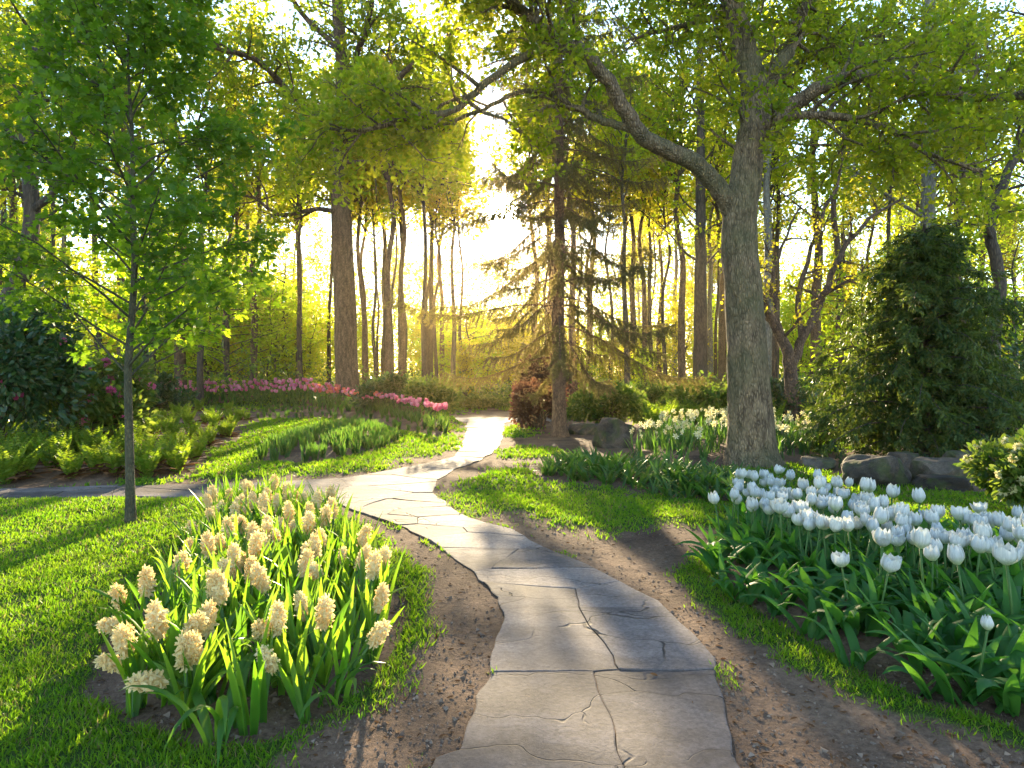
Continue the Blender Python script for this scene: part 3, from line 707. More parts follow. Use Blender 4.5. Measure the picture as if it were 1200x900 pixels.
# --- the big oak right of the path
def build_oak():
    Y0 = 8.9; bx, by = at(883, 548); o = Vector((bx, by, gz(bx, by) - 0.04))
    T = Tree(21)
    def L(pts): return rel([pt(u, v, y) for u, v, y in pts], o)
    trunk = [(883, 553, 8.9), (880, 500, 8.9), (876, 420, 8.9), (871, 340, 8.9), (866, 270, 8.9), (873, 215, 8.92), (880, 165, 8.95), (884, 110, 9.0), (872, 55, 9.05), (858, 0, 9.1), (850, -80, 9.2), (858, -180, 9.3), (850, -300, 9.3)]
    Q, R = T.limb(L(trunk), 0.31, 0.10, 30, 8, flare=0.5, pw=0.75)
    # slight flutes round the foot come from the bark; limbs follow
    limbs = [
        ([(868, 268, 8.9), (845, 225, 8.85), (815, 193, 8.75), (770, 170, 8.6), (746, 152, 8.5), (724, 115, 8.4), (692, 68, 8.3), (655, 46, 8.2), (620, 20, 8.1), (580, -12, 8.0), (520, -50, 7.9)], 0.135, 0.045),
        ([(660, 50, 8.2), (612, 68, 8.1), (565, 102, 8.0), (530, 130, 7.9), (485, 136, 7.8), (430, 152, 7.7), (380, 150, 7.6)], 0.055, 0.016),
        ([(640, 106, 8.6), (610, 108, 8.5), (565, 128, 8.4), (505, 150, 8.3), (460, 147, 8.2), (400, 165, 8.2)], 0.034, 0.012),
        ([(742, 152, 8.5), (708, 142, 8.6), (672, 125, 8.7), (640, 106, 8.6)], 0.055, 0.035),
        ([(884, 150, 8.95), (925, 125, 8.9), (965, 101, 8.8), (1000, 90, 8.7), (1060, 88, 8.6), (1102, 106, 8.5), (1150, 115, 8.4), (1205, 112, 8.3), (1290, 95, 8.2)], 0.11, 0.03),
        ([(882, 165, 8.95), (905, 142, 8.8), (945, 135, 8.6), (1000, 139, 8.4), (1045, 152, 8.3), (1085, 178, 8.2), (1150, 200, 8.1)], 0.07, 0.02),
        ([(882, 95, 9.0), (915, 72, 9.1), (932, 45, 9.2), (945, 0, 9.3), (980, -70, 9.4), (1040, -130, 9.5)], 0.11, 0.04),
        ([(862, 20, 9.1), (830, -30, 9.3), (780, -70, 9.5), (720, -120, 9.7)], 0.09, 0.03),
        ([(855, -20, 9.1), (890, -90, 8.4), (930, -150, 7.8), (950, -200, 7.4)], 0.09, 0.03),
        ([(862, 30, 9.1), (840, 20, 9.8), (800, 30, 10.6), (740, 45, 11.2)], 0.08, 0.02),
        ([(875, 120, 9.0), (900, 100, 9.7), (960, 60, 10.6), (1030, 50, 11.3), (1120, 40, 11.8)], 0.08, 0.02),
    ]
    spec = [dict(n=10, t0=.18, L=1.15, ang=1.0, up=.10, wan=.25, r=.03, seg=5, flat=.8),
            dict(n=6, t0=.2, L=.48, ang=.9, up=.06, wan=.3, r=.009, seg=3, flat=.7, leaf=6)]
    for pts, r0, r1 in limbs:
        q, rr = T.limb(L(pts), r0, r1, 9, 5, wig=0.014)
        ln = sum((q[i + 1] - q[i]).length for i in range(len(q) - 1))
        spec[0]['n'] = max(6, int(ln * 5.2)); spec[0]['t0'] = .62 if r0 > .13 else .3
        T.spawn(q, rr, spec)
    spec[0]['n'] = 26; spec[0]['t0'] = .45
    T.spawn(Q, R, spec)
    cm = T.crown(OAKL, 0.085, per=5, jit=.06, up=.55, spread=.9)
    print("oak leaves", len(T.pos) * 5)
    make_tree("oak_tree", "big oak with mossy grey trunk and long crooked limbs beside the white tulips", "tree", T, M['bark_oak'], cm, M['oak'], o)
build_oak()

# --- maple sapling on the left lawn
def sapling(name, label, loc, h, r0, seed, leaf, lsize, per, t0=.33, L=1.35, n=34):
    T = Tree(seed)
    P = [Vector((T.rng.gauss(0, .02), T.rng.gauss(0, .02), h * i / 7 - .03)) for i in range(8)]
    Q, R = T.limb(P, r0, r0 * .15, 10, 3, flare=.2)
    spec = [dict(n=n, t0=t0, L=L, ang=1.05, up=.28, wan=.10, r=r0 * .3, seg=5, tap=.72, grav=-.05, flat=.75),
            dict(n=7, t0=.2, L=.52, ang=.8, up=.0, wan=.2, r=.006, seg=3, flat=.3, leaf=6)]
    T.spawn(Q, R, spec)
    return make_tree(name, label, "tree", T, M['bark_sap'], T.crown(MAPL, lsize, per=per, jit=.05, up=.75, spread=.8, droop=.2), leaf, loc)
bx, by = at(153, 613)
sapling("maple_sapling", "slim young maple with dark green layered leaves on the left lawn", (bx, by, gz(bx, by)), 4.5, .038, 7, M['maple'], .060, 7, t0=.25, L=1.75, n=46)
bx, by = at(170, 514)
sapling("maple_sapling", "small pale green sapling standing among the ferns behind the young maple", (bx, by, gz(bx, by)), 4.2, .075, 8, M['lime'], .11, 3, t0=.28, L=1.9, n=26)

# --- spruce beside the path
def build_spruce():
    bx, by = at(655, 511); o = Vector((bx, by, gz(bx, by) - .03)); T = Tree(31); rng = T.rng
    H = 12.5
    Q, R = T.limb([Vector((rng.gauss(0, .012), 0, H * i / 10)) for i in range(11)], .145, .02, 14, 4, flare=.35)
    for k in range(150):
        t = (k + rng.random()) / 150; z = 1.25 + (H - 1.4) * t
        if z < 2.0 and rng.random() < .5: continue
        L = (3.35 - 2.75 * t) * rng.uniform(.45, 1.15); az = k * 2.399 + rng.uniform(-.3, .3)
        if z < 2.2: L *= .75
        e = .12 - .35 * (1 - t) + rng.gauss(0, .16); P = [Vector((0, 0, z))]; seg = 8
        for q in range(seg):
            s_ = q / (seg - 1); ee = e - .42 * math.sin(PI * min(1, s_ * 1.15)) * (1 - .5 * t) + .30 * s_ ** 3
            a = az + rng.gauss(0, .03)
            P.append(P[-1] + Vector((math.cos(a) * math.cos(ee), math.sin(a) * math.cos(ee), math.sin(ee))) * (L / seg))
        RR = np.array([.018 * (1 - .8 * q / seg) * (1.15 - .6 * t) for q in range(seg + 1)])
        T.bark.tube(P, RR, 5, cap=False)
        m = int(L * 18)
        for q in range(m):
            tt = (.22 + .78 * (q + rng.random()) / m) * seg; b = min(int(tt), seg - 1)
            p = P[b].lerp(P[b + 1], tt - b); dr = (P[b + 1] - P[b]).normalized()
            sd = Vector((-dr.y, dr.x, 0)).normalized() * (1 if q % 2 else -1)
            d = (dr * .55 + sd * rng.uniform(.3, .9) + Vector((0, 0, -rng.uniform(.3, 1.3)))).normalized()
            l = rng.uniform(.16, .42) * (1.1 - .5 * tt / seg); tw = [p, p + d * l * .5, p + (d * .9 + Vector((0, 0, -.25))) * l]
            T.bark.tube(tw, np.array([.005, .004, .002]), 3, cap=False)
            for w in range(int(l * 75)):
                f = rng.random() * 2; i = int(f) if f < 2 else 1
                T.pos.append(tw[i].lerp(tw[i + 1], f - i)); T.dir.append(d)
        for w in range(int(L * 30)):
            tt = (.35 + .65 * rng.random()) * seg; b = min(int(tt), seg - 1)
            T.pos.append(P[b].lerp(P[b + 1], tt - b)); T.dir.append((P[b + 1] - P[b]).normalized())
    print("spruce needles", len(T.pos))
    make_tree("spruce_tree", "tall spruce with straight trunk and drooping needled boughs beside the path", "tree", T, M['bark_spruce'],
              T.crown(NEED, .066, per=3, jit=.012, up=.3, spread=.55), M['spruce'], o)
build_spruce()

# --- fine-leaved evergreen on the right
def build_evergreen():
    bx, by = at(1083, 538); o = Vector((bx, by, gz(bx, by) - .03)); T = Tree(44); rng = T.rng
    H = 3.4
    T.limb([Vector((rng.gauss(0, .03), rng.gauss(0, .03), H * i / 7)) for i in range(8)], .10, .02, 9, 4, flare=.3)
    for k in range(150):
        t = (k + rng.random()) / 150; z = .16 + (H - .25) * t; az = k * 2.399
        L = (1.95 * (1 - t) ** .85 + .25) * rng.uniform(.5, 1.15)
        e = .5 - .25 * (1 - t); P = [Vector((0, 0, z))]; seg = 6
        for q in range(seg):
            ee = e - 1.1 * (q / seg) ** 1.3; a = az + rng.gauss(0, .08)
            P.append(P[-1] + Vector((math.cos(a) * math.cos(ee), math.sin(a) * math.cos(ee), math.sin(ee))) * (L / seg))
        T.bark.tube(P, np.array([.018 * (1 - .8 * q / seg) for q in range(seg + 1)]), 4, cap=False)
        m = int(L * 17) + 3
        for q in range(m):
            tt = (.15 + .85 * (q + rng.random()) / m) * seg; b = min(int(tt), seg - 1)
            p = P[b].lerp(P[b + 1], tt - b); dr = (P[b + 1] - P[b]).normalized()
            sd = Vector((rng.gauss(0, 1), rng.gauss(0, 1), rng.gauss(-.5, .6))).normalized()
            d = (dr * .6 + sd * .8).normalized(); l = rng.uniform(.15, .38)
            tw = [p, p + d * l * .55, p + d * l * .9 + Vector((0, 0, -.12 * l))]
            for w in range(13):
                f = rng.random() * 2; i = min(int(f), 1)
                T.pos.append(tw[i].lerp(tw[i + 1], f - i)); T.dir.append((d + Vector((0, 0, -.4))).normalized())
    print("evergreen", len(T.pos))
    make_tree("evergreen_tree", "bushy dark evergreen with fine drooping sprays above the boulders", "tree", T, M['bark_dark'],
              T.crown(SPRAY, .085, per=2, jit=.02, up=.2, spread=.5, droop=.25), M['yew'], o)
build_evergreen()

# --- broadleaf trees standing further back
def broadleaf(name, label, loc, seed, trunk, r0, r1, limbs, bark, leaf, lsize=.14, per=5, flare=.3, tn=14, tt0=.45, L1=2.0, L2=.8, leafn=4, group=None, flat=.8, tmpl=RHOMB, n2=6, sides=12):
    T = Tree(seed); o = Vector(loc)
    Q, R = T.limb(trunk, r0, r1, sides, 4, flare=flare, wig=.012)
    spec = [dict(n=tn, t0=tt0, L=L1, ang=1.0, up=.12, wan=.2, r=.05, seg=5, flat=flat, tap=.45),
            dict(n=n2, t0=.2, L=L2, ang=.85, up=.05, wan=.25, r=.015, seg=3, flat=flat * .8, leaf=leafn)]
    T.spawn(Q, R, spec)
    for pts, a, b, cnt in limbs:
        q, rr = T.limb(pts, a, b, 7, 4, wig=.03)
        s2 = [dict(spec[0], n=cnt, t0=.25, L=L1 * .75), spec[1]]
        T.spawn(q, rr, s2)
    return make_tree(name, label, "tree", T, bark, T.crown(tmpl, lsize, per=per, jit=lsize * .8, up=.5, spread=.9), leaf, loc, group)

def pl(pts, Y, o): return [pt(u, v, Y + (dy if dy else 0)) - o for u, v, dy in pts]

o = Vector((0, 25.0, 0)); o.x = (408 - 600) / FPX * 25.0; o.z = gz(o.x, o.y) - .05
broadleaf("beech_tree", "stout brown trunked tree rising behind the pink tulip border", o, 61,
          pl([(409, 481, 0), (406, 420, 0), (403, 320, 0), (400, 240, 0), (396, 170, 0), (402, 90, 0), (396, 0, 0), (405, -120, 0), (400, -230, 0)], 25, o),   .47, .12,
          [(pl([(401, 250, 0), (372, 245, -.5), (330, 252, -1), (296, 232, -1.5), (250, 222, -2)], 25, o), .10, .03, 9),
           (pl([(398, 170, 0), (350, 120, -1), (300, 70, -2), (250, 55, -3), (200, 10, -3.5)], 25, o), .14, .04, 14),
           (pl([(400, 140, 0), (450, 110, -.5), (500, 60, -1), (540, 30, -1.5), (560, -20, -2)], 25, o), .13, .04, 13),
           (pl([(399, 100, 0), (430, 40, -1), (440, -30, -2.5), (470, -80, -3)], 25, o), .13, .04, 11),
           (pl([(398, 190, 0), (440, 190, -1), (480, 200, -1.6), (520, 190, -2)], 25, o), .08, .02, 9),
           (pl([(400, 60, 0), (350, 10, 1), (310, -60, 1.5), (250, -110, 2)], 25, o), .12, .04, 10)],
          M['bark_brown'], M['oak'], .18, 6, tn=36, tt0=.42, L1=2.9, L2=1.0)

o = Vector(((-18 - 600) / FPX * 15, 15.0, 0)); o.z = gz(o.x, o.y) - .05
broadleaf("leaning_tree", "dark leaning trunk at the left edge above the rhododendron", o, 62,
          pl([(-30, 500, 0), (-14, 420, 0), (8, 360, 0), (30, 305, 0), (38, 240, 0), (30, 160, 0), (50, 80, 0), (60, -20, 0), (60, -140, 0)], 15, o), .24, .07,
          [(pl([(36, 250, 0), (80, 200, -.5), (90, 140, -1), (130, 90, -1.5)], 15, o), .09, .03, 10),
           (pl([(33, 180, 0), (-20, 120, .5), (-60, 60, .8)], 15, o), .08, .03, 8),
           (pl([(50, 90, 0), (110, 30, .5), (160, -30, 1)], 15, o), .08, .03, 9),
           (pl([(30, 310, 0), (70, 320, -.4), (110, 345, -.9)], 15, o), .05, .015, 6)],
          M['bark_dark'], M['oak'], .12, 5, tn=12, tt0=.45, L1=1.7, L2=.65)

o = Vector(((929 - 600) / FPX * 16, 16.0, 0)); o.z = gz(o.x, o.y) - .05
broadleaf("forked_tree", "small dark tree forking low into spreading boughs behind the oak", o, 63,
          pl([(931, 500, 0), (928, 465, 0), (926, 432, 0), (918, 400, 0), (900, 365, 0), (880, 320, 0), (868, 280, 0)], 16, o), .20, .04,
          [(pl([(926, 432, 0), (945, 390, 0), (965, 345, .2), (985, 300, .4), (1010, 265, .6), (1050, 235, .8)], 16, o), .12, .03, 9),
           (pl([(940, 400, 0), (935, 350, .3), (950, 290, .5), (985, 200, .6), (990, 150, .6)], 16, o), .08, .02, 7),
           (pl([(965, 345, 0), (1005, 325, -.3), (1050, 315, -.6)], 16, o), .06, .015, 5),
           (pl([(920, 405, 0), (905, 340, .4), (915, 290, .7), (940, 240, .9)], 16, o), .07, .02, 6)],
          M['bark_brown'], M['gold'], .10, 3, tn=8, tt0=.5, L1=1.2, L2=.5, leafn=3)

o = Vector(((1088 - 600) / FPX * 20, 20.0, 0)); o.z = gz(o.x, o.y) - .05
broadleaf("poplar_tree", "tall pale grey straight trunk rising behind the dark evergreen", o, 64,
          pl([(1090, 490, 0), (1089, 380, 0), (1088, 250, 0), (1087, 120, 0), (1090, 0, 0), (1092, -150, 0), (1090, -250, 0)], 20, o), .24, .09,
          [(pl([(1088, 260, 0), (1030, 220, -.5), (990, 190, -1)], 20, o), .06, .02, 7),
           (pl([(1088, 120, 0), (1140, 70, 1), (1190, 40, 1.5)], 20, o), .08, .02, 8)],
          M['bark_grey'], M['oak'], .15, 5, tn=18, tt0=.35, L1=2.2, L2=.8)

o = Vector(((1172 - 600) / FPX * 17, 17.0, 0)); o.z = gz(o.x, o.y) - .05
broadleaf("crooked_tree", "dark crooked tree at the right edge behind the evergreen", o, 65,
          pl([(1168, 500, 0), (1165, 400, 0), (1172, 330, 0), (1160, 270, 0), (1176, 215, 0), (1205, 150, 0), (1220, 80, 0), (1220, -30, 0)], 17, o), .17, .06,
          [(pl([(1165, 285, 0), (1140, 250, -.5), (1120, 265, -1)], 17, o), .06, .02, 6),
           (pl([(1174, 225, 0), (1140, 190, .6), (1110, 160, .8)], 17, o), .07, .02, 8),
           (pl([(1205, 150, 0), (1230, 90, .6), (1260, 60, .8)], 17, o), .06, .02, 7)],
          M['bark_dark'], M['oak'], .12, 5, tn=14, tt0=.4, L1=1.8, L2=.7)

o = Vector(((821 - 600) / FPX * 24, 24.0, 0)); o.z = gz(o.x, o.y) - .05
broadleaf("dark_trunked_tree", "straight dark purplish trunk between the spruce and the oak", o, 66,
          [Vector((0, 0, z)) for z in (0, 2, 4, 6, 8.5, 11, 14)], .28, .10, [], M['bark_dark'], M['forest'], .17, 4, tn=18, tt0=.4, L1=2.4, L2=.8)

# understory hornbeams glowing behind the tulip border
for k, (u, Yd, h, seed, lab) in enumerate([
        (262, 27.0, 6.3, 71, "low branching lime green hornbeam glowing behind the ferns"),
        (335, 32.0, 7.0, 72, "lacy lime green hornbeam left of the stout brown trunk"),
        (195, 34.0, 8.0, 73, "taller lime green hornbeam deep behind the young maple"),
        (60, 19.0, 5.5, 74, "lime green hornbeam behind the pink rhododendron at far left"),
        (548, 33.0, 4.2, 75, "small lime green hornbeam beyond the far end of the path"),
        (1010, 22.0, 5.0, 76, "lime green hornbeam glimpsed left of the pale grey trunk"),
        (1190, 24.0, 6.0, 77, "lime green hornbeam at the far right behind the crooked tree")]):
    o = Vector(((u - 600) / FPX * Yd, Yd, 0)); o.z = gz(o.x, o.y) - .04
    T = Tree(seed)
    Q, R = T.limb([Vector((T.rng.gauss(0, .06), T.rng.gauss(0, .06), h * i / 6)) for i in range(7)], .11, .02, 8, 4, flare=.3)
    T.spawn(Q, R, [dict(n=36, t0=.10, L=h * .50, ang=1.25, up=.12, wan=.13, r=.03, seg=6, flat=.45, tap=.62, grav=-.03),
                   dict(n=8, t0=.15, L=.8, ang=.8, up=.0, wan=.2, r=.008, seg=3, flat=.25, leaf=5)])
    make_tree("hornbeam_tree", lab, "tree", T, M['bark_dark'], T.crown(ELLI, .15, per=2, jit=.12, up=.75, spread=.8, droop=.15), M['lime'], o)

# forest trees: five kinds, copied
def forest_proto(seed, h, r0, c0, leaf, bark, n=22, L1=2.1):
    T = Tree(seed)
    Q, R = T.limb([Vector((T.rng.gauss(0, .10) * i / 4, T.rng.gauss(0, .10) * i / 4, h * i / 8)) for i in range(9)], r0, r0 * .15, 8, 3, flare=.25, pw=.8)
    T.spawn(Q, R, [dict(n=n, t0=c0, L=L1, ang=.85, up=.22, wan=.2, r=.05, seg=5, tap=.5),
                   dict(n=5, t0=.2, L=.85, ang=.85, up=.05, wan=.25, r=.014, seg=3, leaf=4, flat=.7)])
    return make_tree("forest_tree", "slender tree in the sunlit wood", "tree", T, bark, T.crown(RHOMB, .20, per=4, jit=.14, up=.45, spread=.9), leaf)
FOREST_LABELS = ["slim brown trunked tree with a golden spring crown in the backlit wood",
                 "slim dark trunked tree with a yellow green crown in the backlit wood",
                 "grey trunked tree with a high yellow green crown in the backlit wood",
                 "thin pole like tree with a sparse golden crown in the backlit wood",
                 "thicker brown trunked tree with a wide yellow green crown in the backlit wood"]
forest = Kit([forest_proto(81, 14, .16, .60, M['gold'], M['bark_brown'], 34), forest_proto(82, 15, .20, .60, M['forest'], M['bark_dark'], 36, 2.4),
              forest_proto(83, 16, .22, .48, M['forest'], M['bark_grey'], 20, 2.2), forest_proto(84, 13, .10, .66, M['gold'], M['bark_dark'], 16, 1.5),
              forest_proto(85, 17, .28, .35, M['forest'], M['bark_brown'], 26, 2.8)])
rng = random.Random(99)
spots = []
for u, Yd, k, s in [(430, 30, 0, 1), (442, 36, 3, 1), (452, 33, 1, 1), (471, 29, 0, 1.05), (487, 42, 3, 1.1), (503, 31, 1, .95), (519, 34, 0, 1), (533, 37, 2, 1), (548, 44, 1, 1), (424, 44, 2, 1),
                    (562, 50, 3, 1.1), (610, 42, 3, 1.1), (622, 52, 0, 1.1), (690, 36, 0, 1), (706, 46, 1, 1), (728, 40, 2, 1), (742, 33, 1, 1), (762, 44, 3, 1.1), (772, 38, 0, 1), (790, 48, 2, 1.1),
                    (838, 36, 3, 1.1), (850, 44, 0, 1), (897, 24, 2, 1), (955, 28, 4, 1), (905, 40, 0, 1), (985, 38, 1, 1), (1020, 34, 0, 1), (1055, 44, 2, 1), (1120, 30, 1, 1), (1145, 38, 4, 1),
                    (1210, 29, 2, 1), (1260, 34, 4, 1), (212, 30, 4, 1), (120, 29, 1, 1), (70, 34, 2, 1), (20, 26, 4, .9), (-40, 30, 1, 1), (160, 40, 0, 1), (250, 42, 1, 1), (290, 36, 2, 1),
                    (320, 46, 0, 1), (350, 38, 3, 1.1), (372, 42, 1, 1), (385, 33, 3, 1.2), (-100, 24, 4, .9), (1330, 26, 1, 1), (265, 28, 3, 1.2)]:
    spots.append(((u - 600) / FPX * Yd, Yd, k, s))
for _ in range(60):
    Yd = rng.uniform(46, 72); spots.append((rng.uniform(-.85, .85) * Yd, Yd, rng.randrange(5), rng.uniform(.85, 1.15)))
for _ in range(22):
    Yd = rng.uniform(30, 60); x = rng.choice((-1, 1)) * rng.uniform(9, .85 * Yd) ; spots.append((x, Yd, rng.randrange(5), rng.uniform(.8, 1.1)))
for _ in range(7):
    Yd = rng.uniform(31, 37); spots.append((rng.choice((-1, 1)) * rng.uniform(3, 10), Yd, rng.choice((0, 3, 3, 1)), rng.uniform(.95, 1.15)))
spots = [q if not (-11 < q[0] < 1.2 and q[1] > 38) else (q[0], q[1], 3, q[3]) for i, q in enumerate(spots) if not (-11 < q[0] < 1.2 and q[1] > 38 and i % 2)]
spots = [q for q in spots if not (-7 < q[0] < 2 and q[1] > 45) and not (2 <= q[0] < 6.5 and q[1] > 52)]
high = Kit([forest_proto(86, 14, .17, .55, M['oak'], M['bark_brown'], 32, 2.7), forest_proto(87, 13, .13, .57, M['forest'], M['bark_dark'], 30, 2.6), forest_proto(88, 13.5, .11, .55, M['gold'], M['bark_dark'], 30, 2.1)])
for o_ in high.p: o_.name = "canopy_tree"
HLAB = ["tall brown trunked tree whose high leafy crown closes the canopy", "tall dark trunked tree whose high golden green crown closes the canopy", "slender tree with golden young leaves glowing beside the sun"]
for i, (u, Yd, s_) in enumerate(((-60, 21, 1), (60, 23, 1.05), (140, 20, .95), (235, 24, 1), (296, 29, 1.1), (352, 29, 1.05), (455, 25, 1), (497, 28, 1.08), (672, 26, 1.05), (735, 24, 1), (800, 27, 1.1), (905, 25, 1), (985, 23, 1), (1040, 26, 1.05), (1130, 22, .95), (1200, 25, 1.05), (405, 31, 1.05), (468, 32, 1.1), (690, 32, 1.1), (762, 31, 1.05), (845, 32, 1.05), (350, 31, 1.1), (20, 27, 1.1), (180, 29, 1.1), (1090, 30, 1.05), (532, 30, 1.0), (628, 33, 1.1))):
    x = (u - 600) / FPX * Yd
    high.put(i % 2, (x, Yd, gz(x, Yd) - .05), (rng.gauss(0, .012), rng.gauss(0, .018), rng.random() * 6.28), s_, HLAB[i % 2], "tall trees closing the canopy")
for u, Yd, s_ in ((440, 30, .95), (476, 31, 1.0), (512, 30, .9), (543, 32, .92), (640, 30, .95), (716, 31, 1.0), (780, 29, .95)):
    x = (u - 600) / FPX * Yd
    high.put(2, (x, Yd, gz(x, Yd) - .05), (rng.gauss(0, .02), rng.gauss(0, .03), rng.random() * 6.28), s_, HLAB[2], "golden trees beside the sun")
CR = [(.58, 14), (.58, 15), (.46, 16), (.64, 13), (.33, 17)]
for x, y, k, s in spots:
    if abs(x - y * math.tan(SUN_AZ)) < 1.0 and y > 40: continue
    za, zb = CR[k][0] * CR[k][1] * s, CR[k][1] * s            # leave the sun a way in: no crown whose shade falls on the lawns
    if -12 < x < 6.5 and y - zb / .24 < 14 and y - za / .24 > 3.5: continue
    forest.put(k, (x, y, gz(x, y) - .05), (rng.gauss(0, .015), rng.gauss(0, .02), rng.random() * 6.28), s, FOREST_LABELS[k], "slender trees of the backlit wood")
forest.put(4, (1.9, 35, gz(1.9, 35) - .05), (0, 0, 1), .95, FOREST_LABELS[4], "slender trees of the backlit wood")  # extra tree, added so its low crown shades the near path
forest.close()
def thicket_proto(seed, h, leaf):
    T = Tree(seed); m = 3
    for q in range(m):
        a = q * 2.4
        Q, R = T.limb([Vector((math.cos(a) * .12 * i, math.sin(a) * .12 * i, h * i / 6)) + Vector((T.rng.gauss(0, .08), T.rng.gauss(0, .08), 0)) for i in range(7)], .05, .01, 6, 3)
        T.spawn(Q, R, [dict(n=16, t0=.12, L=h * .34, ang=.95, up=.25, wan=.18, r=.015, seg=4, tap=.5, flat=.7), dict(n=6, t0=.15, L=.6, ang=.8, up=.0, wan=.25, r=.006, seg=3, flat=.5, leaf=4)])
    return make_tree("young_tree", "young tree", "tree", T, M['bark_dark'], T.crown(RHOMB, .16, per=2, jit=.14, up=.5, spread=.9), leaf)
TL = ["bushy young tree with bright yellow green leaves low in the backlit wood", "bushy young tree with golden leaves low in the backlit wood", "bushy young tree with fresh green leaves low in the backlit wood"]
thick = Kit([thicket_proto(201, 4.2, M['lime']), thicket_proto(202, 4.8, M['gold']), thicket_proto(203, 4.0, M['forest'])])
for _ in range(400):
    if _ >= 130: break
    Yd = rng.uniform(30, 62); x = rng.uniform(-.9, .9) * Yd
    s_ = rng.uniform(.75, 1.25)
    if abs(x - 0) < 8: s_ = min(s_, (Yd - 20) * .242 / 5.0)
    else: s_ *= rng.uniform(.9, 1.4)
    if s_ < .45: s_ = .45
    k = rng.randrange(3)
    thick.put(k, (x, Yd, gz(x, Yd) - .05), (0, 0, rng.random() * 6.28), s_, TL[k], "young trees of the backlit wood")
thick.close()

# far wood and undergrowth: one mass each
def mass(name, label, cat, n, xr, yr, top, size, leaf, seed, cell):
    r = np.random.default_rng(seed)
    y = r.uniform(*yr, n * 4); x = r.uniform(-1, 1, n * 4) * y * xr
    hgt = top * (.25 + 1.0 * vnoise(x / cell, y / cell, seed)) * (.5 + 1.0 * vnoise(x / cell * 3, y / cell * 3, seed + 3))
    if top > 5: hgt = np.where(np.abs(x) < 14, np.minimum(hgt * 1.25, (y - 16) * .218), hgt)
    z = hgt * r.random(n * 4) ** .7
    keep = (vnoise(x / cell * 2, y / cell * 2 + z, seed + 9) > .42)
    ok = PATH.sd(x, y) < -.6
    keep &= ok
    x, y, z = x[keep][:n], y[keep][:n], z[keep][:n]; n = len(x)
    z = z + gh(x, y)
    NN = r.normal(0, 1, (n, 3)); NN[:, 2] += .6
    mb = MB(); mb.leaves(RHOMB, np.stack([x, y, z], -1), r.normal(0, 1, (n, 3)), NN, size * r.uniform(.5, 1.3, n), r.random(n))
    tag(mb.build(name, leaf, smooth=False), label, cat, kind="stuff")
mass("distant_foliage", "yellow green leafage of the far wood behind the trunks", "foliage", 140000, .95, (76, 150), 25, .46, M['forest'], 5, 6.0)
mass("undergrowth", "low green undergrowth covering the wood floor between trunks", "undergrowth", 60000, .95, (24, 62), 1.5, .17, M['shrub'], 6, 3.0)

# ------------------------------------------------------------------ shrubs
def shrub_mesh(seed, n, size, tmpl, rx, ry, rz, up=.5, lobes=13):
    r = np.random.default_rng(seed)
    c = np.stack([r.uniform(-.66, .66, lobes) * rx, r.uniform(-.66, .66, lobes) * ry, r.uniform(.25, .78, lobes) * rz], -1)
    q = r.uniform(.20, .50, lobes)
    k = r.integers(0, lobes, n); d = r.normal(0, 1, (n, 3)); d /= np.linalg.norm(d, axis=1)[:, None]
    rad = (r.random(n) ** .35) * q[k] * np.where(r.random(n) < .22, r.uniform(1, 1.4, n), 1)
    P = c[k] + d * rad[:, None] * np.array([rx, ry, rz * .8])
    P[:, 2] = np.maximum(P[:, 2], .03 + r.random(n) * .12 * rz)
    A = d + r.normal(0, .45, (n, 3)); NN = d * .5 + r.normal(0, .5, (n, 3)); NN[:, 2] += up
    mb = MB(); mb.leaves(tmpl, P, A, NN, size * r.uniform(.6, 1.2, n), r.random(n))
    st = MB()
    for i in range(lobes):
        for w in range(3):
            e = c[i] + r.normal(0, .15, 3) * np.array([rx, ry, rz])
            st.tube([(r.normal(0, .05), r.normal(0, .05), -.05), e * np.array([.4, .4, .55]), e], np.array([.018, .012, .005]), 5, cap=False)
    return mb, st, c, q

def shrub(name, label, u, v, rx, rz, seed, leaf, n=5000, size=.10, tmpl=BROAD, ry=None, z0=0.0, cat="shrub"):
    x, y = at(u, v); ry = ry or rx * .8
    mb, st, c, q = shrub_mesh(seed, n, size, tmpl, rx, ry, rz)
    root = thing(name, label, cat, (x, y, gz(x, y)))
    mb.build("foliage", leaf, root, smooth=False); st.build("stem", M['bark_dark'], root)
    return root, c, q, (rx, ry, rz)

def blooms(root, c, q, dims, n, seed, mat, sz=.10, front=True):
    r = np.random.default_rng(seed); b = MB(); k = 0
    while k < n:
        i = r.integers(0, len(c)); d = r.normal(0, 1, 3); d /= np.linalg.norm(d)
        if d[1] > .2 or d[2] < -.5: continue
        p = c[i] + d * q[i] * np.array([dims[0], dims[1], dims[2] * .8]) * 1.03
        m = 16; dd = r.normal(0, 1, (m, 3)) + d * .8; dd /= np.linalg.norm(dd, axis=1)[:, None]
        tk = r.random() * .6
        b = MB()
        for w in range(5):
            A = dd + r.normal(0, .55, (m, 3))
            b.leaves(ELLI, p + dd * sz * .32, A, dd + r.normal(0, .3, (m, 3)), sz * .62 * r.uniform(.8, 1.2, m), np.clip(tk + r.random(m) * .4, 0, 1))
        b.build("bloom", mat, root, smooth=False); k += 1

